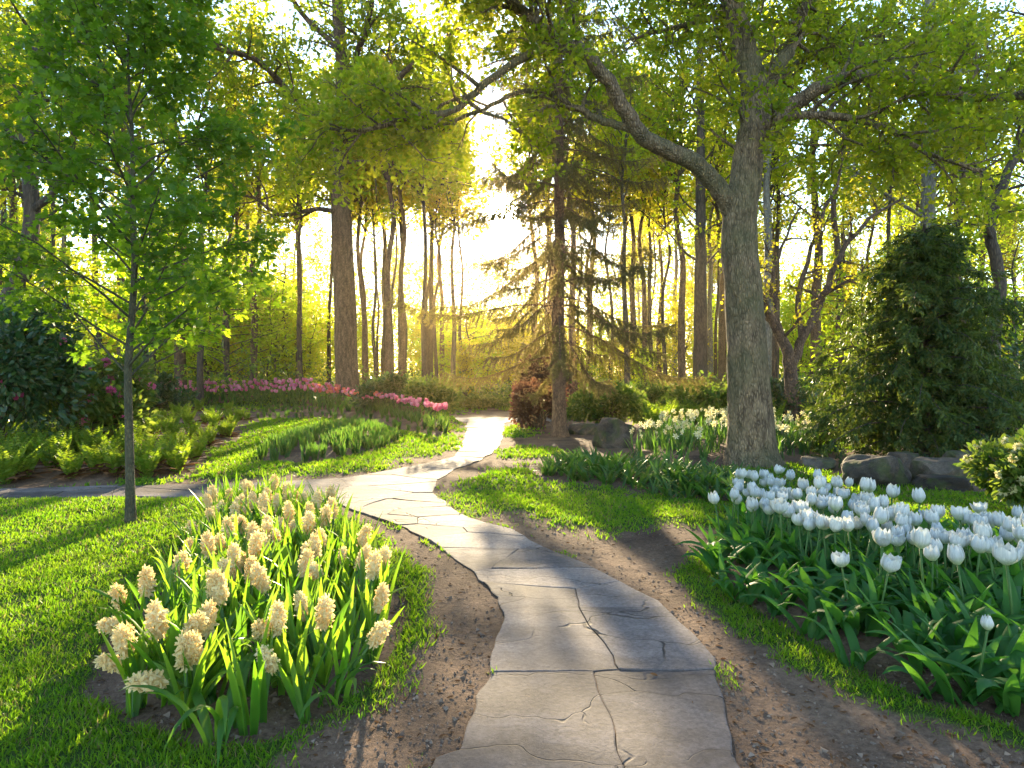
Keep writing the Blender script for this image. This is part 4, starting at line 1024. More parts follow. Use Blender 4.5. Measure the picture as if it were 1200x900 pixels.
a = shrub("rhododendron_bush", "dark leathery rhododendron filling the left edge under the leaning trunk", -12, 545, 1.35, 2.2, 101, M['rhodo'], 11000, .10)
blooms(*a[:4], 7, 7, M['rhpink'], .08)
a = shrub("rhododendron_bush", "rhododendron with bright pink flower trusses beside the young maple", 108, 532, .95, 1.45, 102, M['shrub'], 6000, .11)
blooms(*a[:4], 34, 8, M['rhpink'], .085)
shrub("round_shrub", "rounded glossy shrub at the foot of the stout brown trunk", 452, 487, 1.0, 1.15, 103, M['rhodo'], 4500, .13)
shrub("round_shrub", "rounded glossy shrub left of where the path leaves the garden", 506, 489, .95, 1.0, 104, M['shrub'], 4500, .12)
shrub("low_hedge", "low pale grey green hedge along the far cross path", 560, 480, 1.3, .5, 105, M['shrub'], 3500, .10, ry=.5, cat="hedge")
shrub("purple_shrub", "dark purplish rounded shrub left of the spruce trunk", 630, 503, .62, .95, 106, M['purple'], 3800, .09)
shrub("purple_shrub", "purple leaved bush far behind the spruce boughs", 632, 484, 1.1, 2.0, 116, M['purple'], 4200, .13)
shrub("laurel_shrub", "broad dark shrub right of the spruce above the small rock", 714, 499, 1.15, 1.05, 107, M['shrub'], 6500, .10)
shrub("laurel_shrub", "dense green shrub left of the oak behind the daffodils", 822, 494, 1.15, 1.05, 108, M['shrub'], 6000, .11)
shrub("laurel_shrub", "dark green shrub half hidden right of the oak trunk", 915, 498, 1.1, 1.1, 109, M['rhodo'], 5000, .11)
shrub("laurel_shrub", "low yellow green shrub between spruce shrub and oak shrub", 770, 488, 1.0, .9, 110, M['shrub'], 4500, .12)
shrub("laurel_shrub", "dark shrub beneath the crooked tree at right", 1185, 508, 1.6, 2.0, 111, M['rhodo'], 6500, .13)
shrub("laurel_shrub", "shadowy shrub behind the ferns at the far left", -40, 500, 1.8, 2.0, 112, M['rhodo'], 5000, .15)
shrub("laurel_shrub", "shadowy green shrub behind the lime hornbeams", 160, 486, 1.8, 1.4, 114, M['rhodo'], 5000, .15)
a = shrub("pieris_bush", "pale tipped leafy bush with cream buds at the right edge", 1222, 606, .60, .66, 113, M['shrub'], 4200, .075)
blooms(*a[:4], 40, 12, M['daff'], .045)

# ------------------------------------------------------------------ boulders
def boulder(label, u, v, w, d, h, seed, rz=0.0, flat=.0):
    x, y = at(u, v); r = np.random.default_rng(seed)
    import bmesh
    bm = bmesh.new(); bmesh.ops.create_icosphere(bm, subdivisions=4, radius=1.0)
    planes = [(lambda a: a / np.linalg.norm(a))(r.normal(0, 1, 3)) for _ in range(11)] + [np.array([0, 0, 1.0]), np.array([0, -1.0, .15])]
    offs = list(r.uniform(.62, .9, 11)) + [.6 + flat, .72]
    V = np.array([tuple(q.co) for q in bm.verts])
    for n_, o_ in zip(planes, offs):
        dd = V @ (n_ / np.linalg.norm(n_)) - o_
        V = V - np.where(dd > 0, dd, 0)[:, None] * .92 * (n_ / np.linalg.norm(n_))
    nz = fbm(V[:, 0] * 2.2 + seed, V[:, 1] * 2.2 + V[:, 2] * 1.7, seed, 4)
    V = V * (1 + nz[:, None] * .16)
    F = np.array([[q.index for q in f.verts] for f in bm.faces]); bm.free()
    mb = MB(); mb.add(V * np.array([w, d, h]) , F, r.random())
    o = mb.build("boulder", M['rock'], smooth=False)
    o.location = (x, y, gz(x, y) + h * .35); o.rotation_euler = (0, 0, rz)
    tag(o, label, "rock", "boulders of the rock garden")
boulder("craggy boulder at the left end of the daffodil bed", 718, 523, .42, .34, .42, 1, .2, .2)
boulder("low rock at the foot of the spruce shrub", 689, 508, .42, .3, .22, 2)
boulder("distant flat rock beyond the daffodils", 778, 499, .5, .35, .22, 3)
boulder("big angular grey boulder left of the evergreen trunk", 1026, 569, .40, .32, .27, 4, .1, .25)
boulder("dark mossy boulder under the evergreen's right side", 1098, 565, .42, .34, .26, 5, .5)
boulder("low pale topped rock on the lawn before the evergreen", 1100, 573, .36, .22, .14, 6)
boulder("rust brown rock wedged behind the big angular boulder", 1060, 555, .24, .22, .26, 7, 1.0)
boulder("small brown rock beside the oak foot", 958, 549, .22, .18, .15, 9)
boulder("shadowed rock deepest under the evergreen at right", 1135, 560, .4, .3, .32, 11, .9)

# ------------------------------------------------------------------ white tulips
def petal_cup(mb, phi, H, Rm, open_, wdt, rng, ruffle=0.0, mi=0):
    nt_, na = 7, 5; V = []
    for i in range(nt_):
        t = i / (nt_ - 1)
        rr = Rm * (math.sin(min(1, t * 1.7 + .14) * PI * .5) ** .7) * (1 - .42 * (1 - open_) * t ** 2.2) + open_ * .12 * Rm * t ** 3
        z = H * (t ** .95) - open_ * .06 * H * t ** 4
        w = wdt * (math.sin(PI * min(.97, .20 + .62 * t)) ** .6 if t < .98 else .42)
        for j in range(na):
            a = (j / (na - 1) * 2 - 1)
            an = phi + a * w; r2 = rr * (1 - .06 * a * a + ruffle * .1 * math.sin(a * 5 + phi * 3) * t)
            V.append((math.cos(an) * r2, math.sin(an) * r2, z - .13 * H * abs(a) ** 2 * t ** 2 + ruffle * .05 * H * math.sin(a * 6 + phi) * t))
    i = np.arange(nt_ - 1)[:, None] * na; j = np.arange(na - 1)[None]
    F = np.stack([i + j, i + j + 1, i + na + j + 1, i + na + j], -1).reshape(-1, 4)
    mb.add(V, F, rng.random(), mi)

def tulip_flower(seed, H, Rm, open_, ruffle=0.0):
    rng = random.Random(seed); mb = MB()
    for k in range(3): petal_cup(mb, k * 2.094 + .3, H * .97, Rm * .84, open_ * .7, .80, rng, ruffle + .25)
    for k in range(3): petal_cup(mb, k * 2.094 + 1.35, H * rng.uniform(.95, 1.04), Rm, open_ + rng.uniform(-.1, .25), .82, rng, ruffle + .3)
    return mb

def tprof(t): return math.sin(PI * min(1, .22 + .78 * t)) ** .8 if t < 1 else .02
def tulip_proto(seed, stem_h, flower, leaves=4):
    rng = random.Random(seed)
    root = thing("white_tulip", "white tulip", "tulip")
    lean = (rng.uniform(-.03, .03), rng.uniform(-.03, .03))
    st = MB(); st.tube([(0, 0, -.03), (lean[0] * .3, lean[1] * .3, stem_h * .5), (lean[0], lean[1], stem_h)], np.array([.0055, .005, .0045]), 6)
    st.build("stem", M['stem'], root)
    fo = MB(); a0 = rng.random() * 6.28
    for k in range(leaves):
        fo.ribbon((rng.uniform(-.01, .01), rng.uniform(-.01, .01), -.01), a0 + k * 2.2 + rng.uniform(-.5, .5), rng.uniform(.22, .34), rng.uniform(.040, .062), rng.uniform(1.0, 1.4), rng.uniform(-.9, .6),
                  9, .45, rng.uniform(-.9, .9), 0, rng.random(), tprof, rng.uniform(-.6, .6))
    fo.build("foliage", M['tulip_leaf'], root)
    if flower:
        f = flower.build("flower", M['white'], root)
        f.location = (lean[0], lean[1], stem_h - .004); f.rotation_euler = (rng.uniform(-.15, .15), rng.uniform(-.15, .15), rng.random() * 6)
    return root
tul = Kit([tulip_proto(1, .30, tulip_flower(1, .084, .040, .0)), tulip_proto(2, .31, tulip_flower(2, .080, .042, .25, .4)), tulip_proto(3, .29, tulip_flower(3, .086, .038, -.1)),
           tulip_proto(4, .30, tulip_flower(4, .074, .045, .55, .9)), tulip_proto(5, .31, tulip_flower(5, .082, .041, .1, .2)), tulip_proto(6, .30, tulip_flower(6, .056, .026, -.3)), tulip_proto(7, .30, tulip_flower(7, .072, .044, 1.1, .8)), tulip_proto(8, .31, tulip_flower(8, .080, .036, -.2, .1)), tulip_proto(9, .29, tulip_flower(9, .070, .040, .7, .5))])
ZT = [(65,160),(85,140),(100,120),(125,95),(150,90),(160,75),(175,85),(185,105),(210,85),(205,102),(240,78),(155,110),(140,135),(155,150),(175,140),(200,140),(215,135),(228,120),(160,185),(180,195),
      (195,170),(140,180),(230,195),(245,160),(265,155),(295,162),(290,115),(315,97),(330,120),(345,140),(330,155),(285,230),(305,212),(318,245),(350,230),(365,205),(345,180),(370,180),(395,238),(403,118),
      (390,152),(430,152),(455,165),(465,145),(490,160),(530,158),(400,190),(430,210),(455,190),(450,240),(430,235),(475,225),(495,200),(520,225),(560,212),(600,170),(600,235),(640,215),(655,225),(625,205),
      (652,262),(690,275),(710,220),(735,217),(515,292),(575,270),(595,285),(628,300),(645,330),(668,310),(725,295),(740,270),(770,272),(745,345),(790,215),(770,245),(795,250),(830,235),(850,245),(825,310),
      (845,275),(885,255),(890,225),(885,295),(868,352),(420,345),(482,362),(765,510),(915,240),(930,280),(910,320),(945,240),(960,300),(985,270),(110,150),(250,205),(310,180),(375,120),(420,180),(545,245),(580,235),(675,240),(755,235),(810,285),(700,250),(500,250),(350,160)]
rng = random.Random(17)
ZT += [(a + rng.uniform(-16, 16), b + rng.uniform(-12, 10)) for a, b in rng.sample([q for q in ZT if q[1] < 300], 48)]
for i, (zx, zy) in enumerate(ZT):
    u, v = 820 + zx * .4222, 520 + zy * .4222
    k = rng.choice([0, 0, 1, 2, 3, 4, 4, 6, 7, 8]); s = rng.uniform(.86, 1.12); hz = .345 * s
    lab = "white tulip among the crowded blooms of the right bed"
    if (zx, zy) == (765, 510): k, s, hz, lab = 5, .92, .29, "lone closed white tulip bud low at the front of the bed"
    elif (zx, zy) == (420, 345): k, s, hz, lab = 3, .93, .32, "left of two frilled white tulips low at the bed front"
    elif (zx, zy) == (482, 362): k, s, hz, lab = 3, .95, .32, "right of two frilled white tulips low at the bed front"
    elif (zx, zy) == (868, 352): k, s, lab = 3, 1.2, "largest wide open white tulip at the right edge"
    elif (zx, zy) == (403, 118): k, lab = 0, "white tulip standing alone above the others near the oak"
    elif (zx, zy) == (600, 170): k, s, hz, lab = 0, 1.1, .38, "tall white tulip against the sunlit lawn before the low rock"
    elif (zx, zy) == (65, 160): k, lab = 4, "leftmost white tulip leaning out of the bed"
    x, y = at(u, v, hz)
    tul.put(k, (x, y, gz(x, y)), (rng.gauss(0, .10), rng.gauss(0, .10), rng.random() * 6.28), (s, s, s * rng.uniform(.92, 1.10)), lab, "white tulips in the right bed")
tul.close()

# flowerless tulip plants fill the front of that bed
def leafy_proto(name, cat, seed, mat, n, L, w, e0, e1, tw=.8, fold=.45):
    rng = random.Random(seed); fo = MB()
    for k in range(n):
        fo.ribbon((rng.gauss(0, .025), rng.gauss(0, .025), -.01), rng.random() * 6.28, rng.uniform(*L), rng.uniform(*w), rng.uniform(*e0), rng.uniform(*e1), 8, fold,
                  rng.uniform(-tw, tw), 0, rng.random(), tprof, rng.uniform(-.5, .5))
    o = fo.build(name, mat); tag(o, name, cat)
    return o
lt = Kit([leafy_proto("tulip_plant", "plant", s, M['tulip_leaf'], 7, (.24, .38), (.040, .065), (.95, 1.45), (-1.0, .7)) for s in (11, 12, 13)])
rng = random.Random(23)
for x, y in TULIP_BED.scatter(rng, 190, .105):
    if y < 1.9 or x / y > .95: continue
    lt.put(rng.randrange(3), (x, y, gz(x, y)), (0, 0, rng.random() * 6.28), rng.uniform(.8, 1.1), "flowerless tulip plant with broad blue green leaves under the white tulips", "flowerless tulip plants in the right bed")
lt.close()

# ------------------------------------------------------------------ hyacinths
def hya_head(seed, L, n):
    rng = random.Random(seed); r = np.random.default_rng(seed); mb = MB()
    P, A, NN, R = [], [], [], []
    for i in range(n):
        t = (i + .5) / n; an = i * 2.399; z = L * t
        rad = .017 * (math.sin(PI * (.14 + .80 * t)) ** .5)
        out = np.array([math.cos(an), math.sin(an), (t - .45) * .9]); out /= np.linalg.norm(out)
        c = np.array([math.cos(an) * rad, math.sin(an) * rad, z])
        u = np.cross(out, [0, 0, 1.0]); u /= np.linalg.norm(u); w = np.cross(out, u); q = rng.random()
        sc_ = .024 * (1.1 - .35 * t)
        for k in range(6):
            a = k * PI / 3 + q * 3
            d = u * math.cos(a) + w * math.sin(a)
            P.append(c + d * sc_ * .08); A.append(d + out * r.uniform(-.1, .6) + r.normal(0, .16, 3)); NN.append(out - d * .1); R.append(q * .6 + rng.random() * .4)
    n_ = len(P); tz = np.array(P)[:, 2] / L
    mb.leaves(ELLI, np.array(P), np.array(A), np.array(NN), .026 * np.where(tz > .8, 1.25 - tz * .5, 1) * r.uniform(.85, 1.15, n_), np.array(R))
    if seed in (2, 4, 6):
        top = np.repeat(tz > (.72 if seed != 6 else .55), 2) & (r.random(n_ * 2) < .6)
        mb.M[-1][:] = top[:n_] if len(mb.M[-1]) == n_ else 0; mb.M[-2][:] = top[:n_] if len(mb.M[-2]) == n_ else 0
    mb.tube([(0, 0, -.01), (0, 0, L * .95)], np.array([.014, .008]), 7, rnd=.2)
    return mb
def sprof(t): return (1.0 if t < .6 else max(.04, 1 - ((t - .6) / .4) ** 2)) * (.7 + .3 * min(1, t * 4))
def hya_proto(seed, sh, L, lean, leaves=7):
    rng = random.Random(seed); root = thing("hyacinth", "hyacinth", "hyacinth")
    tip = Vector((math.sin(lean) * sh, 0, math.cos(lean) * sh))
    st = MB(); st.tube([(0, 0, -.02), (tip.x * .3, 0, tip.z * .55), tuple(tip)], np.array([.008, .0075, .006]), 7); st.build("stem", M['stem'], root)
    h = hya_head(seed, L * .78, 26).build("flower_head", [M['cream'], M['bud']], root, smooth=False); h.location = tip; h.rotation_euler = (0, lean * 1.5, 0)
    fo = MB(); a0 = rng.random() * 6
    for k in range(leaves):
        fo.ribbon((rng.gauss(0, .012), rng.gauss(0, .012), -.01), a0 + k * 2.399, rng.uniform(.26, .38), rng.uniform(.020, .031), rng.uniform(1.2, 1.52), rng.uniform(-.1, 1.2), 8, .5,
                  rng.uniform(-.5, .5), 0, rng.random(), sprof, rng.uniform(-.4, .4))
    fo.build("foliage", M['hya_leaf'], root)
    return root
hya = Kit([hya_proto(1, .215, .125, .06), hya_proto(2, .22, .115, .18), hya_proto(3, .205, .13, .02), hya_proto(4, .22, .11, .30), hya_proto(5, .17, .135, .95), hya_proto(6, .21, .12, .12)])
Z2 = [(135,85),(160,100),(115,120),(135,190),(255,130),(240,175),(265,200),(205,200),(190,145),(320,145),(350,125),(390,75),(345,55),(290,130),(280,75),(250,75),(430,155),(445,175),(480,220),(455,260),
      (535,225),(540,260),(400,265),(340,210),(310,240),(275,250),(205,275),(240,290),(200,310),(265,290),(280,315),(250,340),(125,270),(60,240),(75,260),(30,310),(100,390),(125,420),(180,440),(170,345),
      (340,375),(370,330),(300,460),(325,485),(440,430),(455,465),(590,325),(75,535),(55,560),(495,310),(620,275),(320,185),(430,120),(465,80),(370,160),(230,230),(195,100),(300,95),(410,105),(500,150),
      (85,160),(150,230),(520,300),(225,110),(320,70),(215,60),(300,60),(330,100),(365,90),(270,105),(180,75),(405,85),(235,85),(345,95),(420,140),(160,130),(280,180),(350,185),(410,200),(130,110)]
pts = [(200 + x * .389, 550 + y * .389, 0) for x, y in Z2]
pts += [(156, 762, 1), (168, 752, 0), (174, 695, 0), (158, 696, 1), (133, 721, 2), (97, 768, 3), (211, 676, 0), (190, 791, 4), (228, 756, 0), (219, 775, 0), (200, 752, 0), (402, 738, 5), (434, 706, 6), (357, 768, 7), (206, 748, 0)]
HL = {1: "fat cream hyacinth cluster at the near left of its bed", 2: "cream hyacinth leaning out flat over the left lawn edge", 3: "cream hyacinth lying sideways furthest out over the left lawn",
      4: "low cream hyacinth drooping at the front left corner", 5: "pale hyacinth bowing toward the dirt strip at right", 6: "nearly white hyacinth upright at the bed's right side", 7: "round topped cream hyacinth low at the front of the bed"}
rng = random.Random(31)
for u, v, f in pts:
    t = min(1, max(0, (v - 570) / 210)); hz = .29 - .06 * t
    k = rng.choice([0, 0, 1, 2, 5, 3]); rz = rng.random() * 6.28; s = rng.uniform(.85, 1.2)
    x, y = at(u, v, hz)
    lab = "cream hyacinth among the dense flowers of the left bed"
    if f in HL: lab = HL[f]
    if f in (2, 3, 4): k, rz = 4, {2: 3.0, 3: 3.3, 4: 3.9}[f]; x, y = at(u + (95 if f == 3 else 60), v, .13 if f == 4 else .17)
    if f == 5: k, rz = 3, .2
    hya.put(k, (x, y, gz(x, y)), (rng.gauss(0, .18), rng.gauss(0, .18), rz), s, lab, "cream hyacinths in the left bed")
hya.close()
def leafset(seed, n, L, w, e1):
    return leafy_proto("hyacinth_plant", "plant", seed, M['hya_leaf'], n, L, w, (1.0, 1.5), e1, .5, .5)
lh = Kit([leafset(51, 8, (.26, .40), (.02, .03), (-.4, 1.3)), leafset(52, 7, (.28, .40), (.02, .032), (.1, 1.3)), leafset(53, 8, (.34, .46), (.024, .034), (-1.5, -.6))])
for x, y in HYA_BED.scatter(rng, 130, .11):
    if float(HYA_BED.sd([x], [y])[0]) < .1: continue
    lh.put(rng.randrange(2), (x, y, gz(x, y)), (0, 0, rng.random() * 6.28), rng.uniform(.85, 1.05), "flowerless hyacinth with upright strap leaves between the cream blooms", "flowerless hyacinths in the left bed")
x, y = at(262, 868); lh.put(2, (x, y, gz(x, y)), (0, 0, .4), 1.0, "flowerless hyacinth with long arching leaves nearest the camera", "flowerless hyacinths in the left bed")
x, y = at(392, 828); lh.put(2, (x, y, gz(x, y)), (0, 0, 2.4), .7, "flowerless hyacinth with arching leaves spilling at the bed's right front", "flowerless hyacinths in the left bed")
lh.close()

# ------------------------------------------------------------------ border plants
bd = Kit([leafy_proto("bulb_plant", "plant", s, M['bed_leaf'], 14, (.24, .32), (.026, .042), (1.2, 1.5), (.8, 1.4)) for s in (61, 62, 63)])
rng = random.Random(41)
for x, y in OVAL_BED.scatter(rng, 170, .13):
    bd.put(rng.randrange(3), (x, y, gz(x, y)), (0, 0, rng.random() * 6.28), rng.uniform(.72, .92), "flowerless tulip plant with upright green leaves in the oval bed", "flowerless tulip plants in the oval bed")
front = pxpoly((240, 500), (300, 491), (380, 491), (440, 500), (516, 516), (515, 506), (470, 493), (420, 485), (350, 481), (240, 484))
for x, y in front.scatter(rng, 110, .22):
    bd.put(rng.randrange(3), (x, y, gz(x, y)), (0, 0, rng.random() * 6.28), rng.uniform(.6, .75), "flowerless dark leaved tulip plant in front of the pink tulips", "flowerless tulip plants before the pink border")
bd.close()
fb = Kit([leafy_proto("lily_plant", "plant", s, M['bed_leaf'], 13, (.16, .27), (.024, .036), (.7, 1.4), (-.6, .7)) for s in (66, 67, 68)])
for x, y in FORK_BED.scatter(rng, 110, .16):
    fb.put(rng.randrange(3), (x, y, gz(x, y)), (0, 0, rng.random() * 6.28), rng.uniform(1.0, 1.4), "low leafy lily plant without flowers in the bed before the oak", "leafy lily plants before the oak")
fb.close()

def pink_proto(seed, mat):
    rng = random.Random(seed); mb = MB(); h = .46
    mb.tube([(0, 0, -.02), (.01, .01, h)], np.array([.006, .005]), 5, mi=0)
    for k in range(4): mb.ribbon((0, 0, 0), rng.random() * 6.28, rng.uniform(.24, .34), .04, rng.uniform(1.1, 1.5), rng.uniform(.3, 1.2), 6, .4, .4, 0, rng.random(), tprof)
    f = tulip_flower(seed, .105, .056, .3)
    for V, F, R in zip(f.V, f.F, f.R): pass
    off = mb.n
    mb.V.append(np.concatenate(f.V) + np.array([.01, .01, h])); mb.n += f.n
    for F, R in zip(f.F, f.R): mb.F.append(F + off); mb.R.append(R); mb.M.append(np.ones(len(F), int))
    o = mb.build("pink_tulip", [M['bed_leaf'], mat]); tag(o, "pink", "tulip")
    return o
pk = Kit([pink_proto(71, M['pink']), pink_proto(72, M['pink']), pink_proto(73, M['coral'])])
strip = Poly(_fl + [(x + .1, y + .75 + .5 * (x < -5)) for x, y in _fl[::-1]])
for x, y in strip.scatter(rng, 298, .11):
    k = 2 if (-7.5 < x < -3.6 and rng.random() < .45) else rng.randrange(2)
    lab = ["pink tulip in the long border curving behind the lawn", "pink tulip in the long border curving behind the lawn", "coral orange tulip mixed into the long pink border"][k]
    pk.put(k, (x, y, gz(x, y)), (rng.gauss(0, .05), rng.gauss(0, .05), rng.random() * 6.28), rng.uniform(.82, 1.05) * (1.2 if x < -5.5 else 1.0), lab, "coral tulips in the border" if k == 2 else "pink tulips in the border")
pk.close()

def daff_proto(seed):
    rng = random.Random(seed); root = None; mb = MB(); fl = MB(); r = np.random.default_rng(seed)
    for k in range(9): mb.ribbon((rng.gauss(0, .03), rng.gauss(0, .03), -.01), rng.random() * 6.28, rng.uniform(.28, .42), .02, rng.uniform(1.15, 1.5), rng.uniform(.5, 1.3), 6, .3, .4, 0, rng.random(), sprof)
    for k in range(2):
        b = np.array([rng.gauss(0, .06), rng.gauss(0, .06), rng.uniform(.34, .44)])
        mb.tube([(b[0] * .3, b[1] * .3, -.02), tuple(b)], np.array([.005, .004]), 4)
        out = np.array([rng.gauss(0, 1), rng.gauss(-.6, .8), .35]); out /= np.linalg.norm(out)
        u = np.cross(out, [0, 0, 1.0]); u /= np.linalg.norm(u); w = np.cross(out, u)
        A = np.array([u * math.cos(a) + w * math.sin(a) + out * .15 for a in np.arange(6) * PI / 3])
        mb.leaves(ELLI, np.repeat(b[None], 6, 0), A, np.repeat(out[None], 6, 0), np.full(6, .05), r.random(6), 1)
        mb.tube([tuple(b), tuple(b + out * .03)], np.array([.012, .018]), 7, 1, .1, cap=False)
    o = mb.build("daffodil", [M['bed_leaf'], M['daff']]); tag(o, "daffodil", "daffodil")
    return o
df = Kit([daff_proto(s) for s in (81, 82, 83, 84)])
for x, y in DAFF_BED.scatter(rng, 125, .17):
    if math.hypot(x - at(883, 548)[0], y - 8.9) < .55: continue
    df.put(rng.randrange(4), (x, y, gz(x, y)), (0, 0, rng.gauss(0, .5)), rng.uniform(.85, 1.1), "cream daffodil clump flowering behind and around the oak trunk", "cream daffodils round the oak")
df.close()

# ------------------------------------------------------------------ ferns
def fern_proto(seed, nf, Lr, dead=True):
    rng = random.Random(seed); r = np.random.default_rng(seed); root = thing("fern", "fern", "fern")
    mb = MB()
    for f in range(nf):
        az = f * 2.399 + rng.uniform(-.4, .4); L = rng.uniform(*Lr); e0 = rng.uniform(1.1, 1.45); e1 = rng.uniform(.35, 1.25)
        p = np.array([math.cos(az) * .04, math.sin(az) * .04, 0.0]); k = 15; P = [p]
        for i in range(k):
            t = i / k; e = e0 + (e1 - e0) * t ** 1.6
            p = p + np.array([math.cos(az) * math.cos(e), math.sin(az) * math.cos(e), math.sin(e)]) * L / k; P.append(p)
        mb.tube(P[::3] + [P[-1]], .004, 4, rnd=.3, cap=False)
        P = np.array(P[1:]); T = np.gradient(P, axis=0); S = np.array([-math.sin(az), math.cos(az), 0])
        wl = np.array([.085 * math.sin(PI * min(1, .12 + .86 * (i + 1) / k)) ** .8 for i in range(k)]); q = rng.random()
        for sg in (-1, 1):
            A = T / np.linalg.norm(T, axis=1)[:, None] * .55 + S * sg
            U = np.cross(T, S) * -1 * np.sign(1); NN = np.cross(np.repeat(S[None], k, 0), T)
            mb.leaves(ELLI, P, A, NN + r.normal(0, .15, (k, 3)), wl * 1.0, np.clip(q + r.normal(0, .1, k), 0, 1))
    mb.build("frond", M['fern'], root, smooth=False)
    if dead:
        db = MB()
        for f in range(15): db.ribbon((rng.gauss(0, .03), rng.gauss(0, .03), .03), rng.random() * 6.28, rng.uniform(.24, .46), rng.uniform(.03, .06), rng.uniform(.1, .7), rng.uniform(-.7, -.2), 6, .5, rng.uniform(-1.5, 1.5), 0, rng.random())
        db.build("dead_frond", M['dead'], root)
    return root
fn = Kit([fern_proto(91, 14, (.38, .56)), fern_proto(92, 11, (.32, .48)), fern_proto(93, 17, (.44, .62)), fern_proto(94, 13, (.40, .60), False)])
FZ = [(-6, 592, 2), (6, 560, 2), (54, 544, 0), (83, 556, 1), (107, 541, 0), (42, 527, 1), (54, 511, 2), (71, 519, 2), (96, 509, 2), (120, 516, 2), (133, 501, 2), (7, 517, 2), (29, 513, 0), (84, 522, 1),
      (147, 552, 1), (164, 525, 1), (152, 534, 0), (142, 499, 0), (73, 499, 0), (200, 518, 2), (206, 534, 0), (243, 521, 0), (240, 500, 1), (197, 506, 0), (220, 503, 2), (253, 497, 1), (273, 502, 0), (280, 494, 0),
      (186, 498, 1), (233, 486, 0), (180, 512, 1), (110, 500, 0), (24, 533, 1), (262, 510, 1), (225, 515, 1), (40, 500, 2), (-30, 530, 2), (-25, 560, 1), (268, 488, 0), (205, 490, 0), (160, 492, 0), (20, 545, 2), (62, 533, 1), (115, 525, 2), (95, 532, 0), (135, 512, 2), (178, 505, 2), (250, 505, 2), (215, 494, 2), (60, 500, 0), (12, 535, 0), (128, 540, 1), (168, 538, 1), (30, 556, 1), (62, 551, 0), (112, 553, 1), (182, 546, 0), (207, 547, 1), (228, 534, 0), (136, 553, 1), (90, 540, 2), (172, 553, 1), (35, 546, 2)]
FL = ["clump of upright lime green fern fronds over brown dead ones in the left bed", "small sparse fern clump in bare soil of the left bed", "large bushy fern clump with bright backlit fronds in the left bed"]
rng = random.Random(51)
for u, v, k in FZ:
    x, y = at(u, v, .07 if v > 505 else 0); lab = FL[k]
    if (u, v) == (83, 556): lab = "small lone fern clump nearest the side path at left"
    if (u, v) == (-6, 592): x, y = at(-8, 560); lab = "fern clump at the extreme left beside the side path"
    fn.put(k, (x, y, gz(x, y)), (0, 0, rng.random() * 6.28), rng.uniform(.72, 1.02) * (.85 if v < 512 else 1), lab, "fern clumps in the left bed")
back = pxpoly((770, 506), (860, 503), (1000, 508), (990, 498), (880, 494), (780, 496))
for x, y in back.scatter(rng, 26, .35):
    fn.put(3, (x, y, gz(x, y)), (0, 0, rng.random() * 6.28), rng.uniform(1.0, 1.4), "tall lime green fern rising behind the daffodils", "ferns behind the daffodils")
for x, y in FERN_BED.scatter(rng, 26, .45):
    if x / y < -.82 or y < 9.6: continue
    k = rng.randrange(3); fn.put(k, (x, y, gz(x, y)), (0, 0, rng.random() * 6.28), rng.uniform(.5, .8), FL[k], "fern clumps in the left bed")
fn.close()

# ------------------------------------------------------------------ grass and litter
def grass():
    r = np.random.default_rng(3); V = MB()
    for (y0, y1, dens, L, w) in ((1.2, 2.9, 17000, .031, .0025), (2.9, 4.5, 10000, .032, .0034), (4.5, 7.0, 4600, .034, .005), (7.0, 11.0, 1200, .050, .009), (11, 17, 520, .055, .015), (17, 26, 180, .07, .03)):
        area = (y1 ** 2 - y0 ** 2) * .5 * 1.62
        n = int(area * dens)
        y = np.sqrt(r.uniform(y0 ** 2, y1 ** 2, n)); x = r.uniform(-.81, .81, n) * y
        m = turf(x, y); cl = vnoise(x * 9, y * 9, 5) * .6 + vnoise(x * 25, y * 25, 8) * .4
        keep = (r.random(n) < m * (.35 + 1.1 * cl)) & (PATH.sd(x, y) < .01 + fbm(x * 5, y * 5, 77, 2) * .03)
        x, y, cl = x[keep], y[keep], cl[keep]; n = len(x)
        z = gh(x, y) - .003
        A = r.normal(0, .55, (n, 3)); A[:, 2] = 1.0
        NN = r.normal(0, 1, (n, 3)); NN[:, 2] *= .2
        s = L * r.uniform(.45, 1.25, n) * (.7 + .6 * cl)
        tm = (np.array([(-1, 0, 0), (1, 0, 0), (.75, .5, .05 * L / w), (-.75, .5, .05 * L / w), (0, 1, .3 * L / w)], float) * np.array([w / L, 1, w / L]), [np.array([[0, 1, 2, 3]]), np.array([[3, 2, 4]])])
        V.leaves(tm, np.stack([x, y, z], -1), A, NN, s, np.clip(r.normal(.5, .28, n) , 0, 1))
        V.M[-1][:] = 0; st_ = np.repeat(r.random(n) < .08, 1); V.M[-1][:] = st_[:len(V.M[-1])]; V.M[-2][:] = st_[:len(V.M[-2])]
        print("grass", y0, n)
    tag(V.build("grass", [M['grass'], M['straw']], smooth=False), "short bright green lawn grass round the beds and path", "grass", kind="stuff")
grass()
def litter():
    r = np.random.default_rng(8); n = 11000
    y = 1.3 * (13 / 1.3) ** r.random(n); x = r.uniform(-.8, .8, n) * y
    keep = (r.random(n) < np.where(turf(x, y) > .3, .05, .75)) & (PATH.sd(x, y) < r.uniform(-.02, .35, n) * (r.random(n) < .12) )
    x, y = x[keep], y[keep]; n = len(x)
    z = gh(x, y) + .004
    NN = r.normal(0, .35, (n, 3)); NN[:, 2] = 1; A = r.normal(0, 1, (n, 3)); A[:, 2] *= .15
    mb = MB(); mb.leaves(ELLI, np.stack([x, y, z], -1), A, NN, r.uniform(.006, .034, n), r.random(n))
    tag(mb.build("leaf_litter", M['dead'], smooth=False), "brown scraps of dry leaf lying on the bare soil", "litter", kind="stuff")
litter()
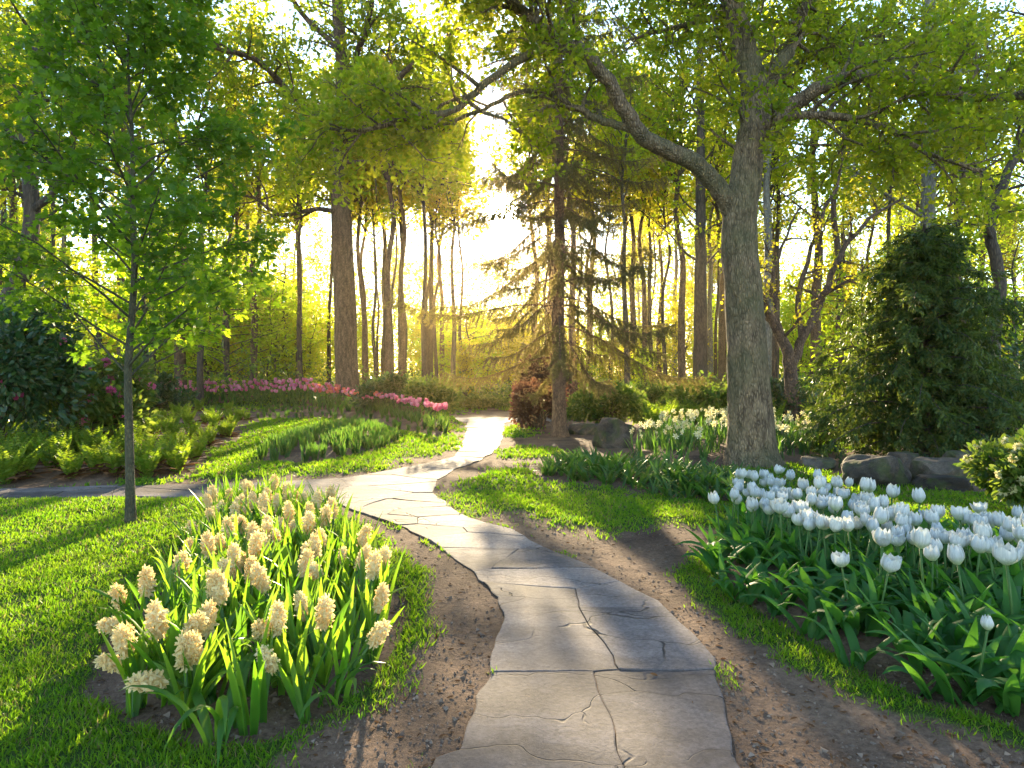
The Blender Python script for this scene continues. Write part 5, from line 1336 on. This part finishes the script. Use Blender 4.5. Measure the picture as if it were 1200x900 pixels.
def crumbs():
    r = np.random.default_rng(18); n = 42000
    y = 1.2 * (9 / 1.2) ** r.random(n); x = r.uniform(-.8, .8, n) * y
    keep = (turf(x, y) < .45) & (PATH.sd(x, y) < r.exponential(.03, n) * (r.random(n) < .25)) & (vnoise(x * 4, y * 4, 3) > r.uniform(.1, .6, n))
    x, y = x[keep], y[keep]; n = len(x)
    sz = np.clip(r.lognormal(-5.8, .7, n), .0015, .020) * np.where(PATH.sd(x, y) > 0, .5, 1)
    z = gh(x, y) + sz * .1 + .012 * sstep(-.005, .005, PATH.sd(x, y))
    T = np.array([(1, 0, 0), (-.2, .9, 0), (-.8, -.7, 0), (.1, .1, .9)], float)
    V = MB(); a = r.normal(0, 1, (n, 3)); a[:, 2] *= .3; nn = r.normal(0, .5, (n, 3)); nn[:, 2] = 1
    V.leaves((T - [0, 0, .2], [np.array([[0, 1, 3], [1, 2, 3], [2, 0, 3], [0, 2, 1]])]), np.stack([x, y, z], -1), a, nn, sz, r.random(n))
    tag(V.build("soil_crumbs", M['crumb'], smooth=False), "crumbs of earth and grit scattered over the bare soil", "grit", kind="stuff")
crumbs()

# ------------------------------------------------------------------ haze
if HAZE_DENSITY > 0:
    m, N, L = newmat("haze")
    v = N("ShaderNodeVolumePrincipled"); v.inputs['Color'].default_value = (1.0, .74, .36, 1)
    v.inputs['Density'].default_value = HAZE_DENSITY; v.inputs['Anisotropy'].default_value = .80
    oo = N("ShaderNodeOutputMaterial"); L(v.outputs[0], oo.inputs['Volume'])
    mb = MB(); x0, x1, y0, y1, z0, z1 = -950, 950, -950, 1550, -1.5, 22
    mb.add([(x0, y0, z0), (x1, y0, z0), (x1, y1, z0), (x0, y1, z0), (x0, y0, z1), (x1, y0, z1), (x1, y1, z1), (x0, y1, z1)],
           [[0, 3, 2, 1], [4, 5, 6, 7], [0, 1, 5, 4], [1, 2, 6, 5], [2, 3, 7, 6], [3, 0, 4, 7]])
    tag(mb.build("haze", m, smooth=False), "pale golden haze in the air of the garden", "haze", kind="stuff")
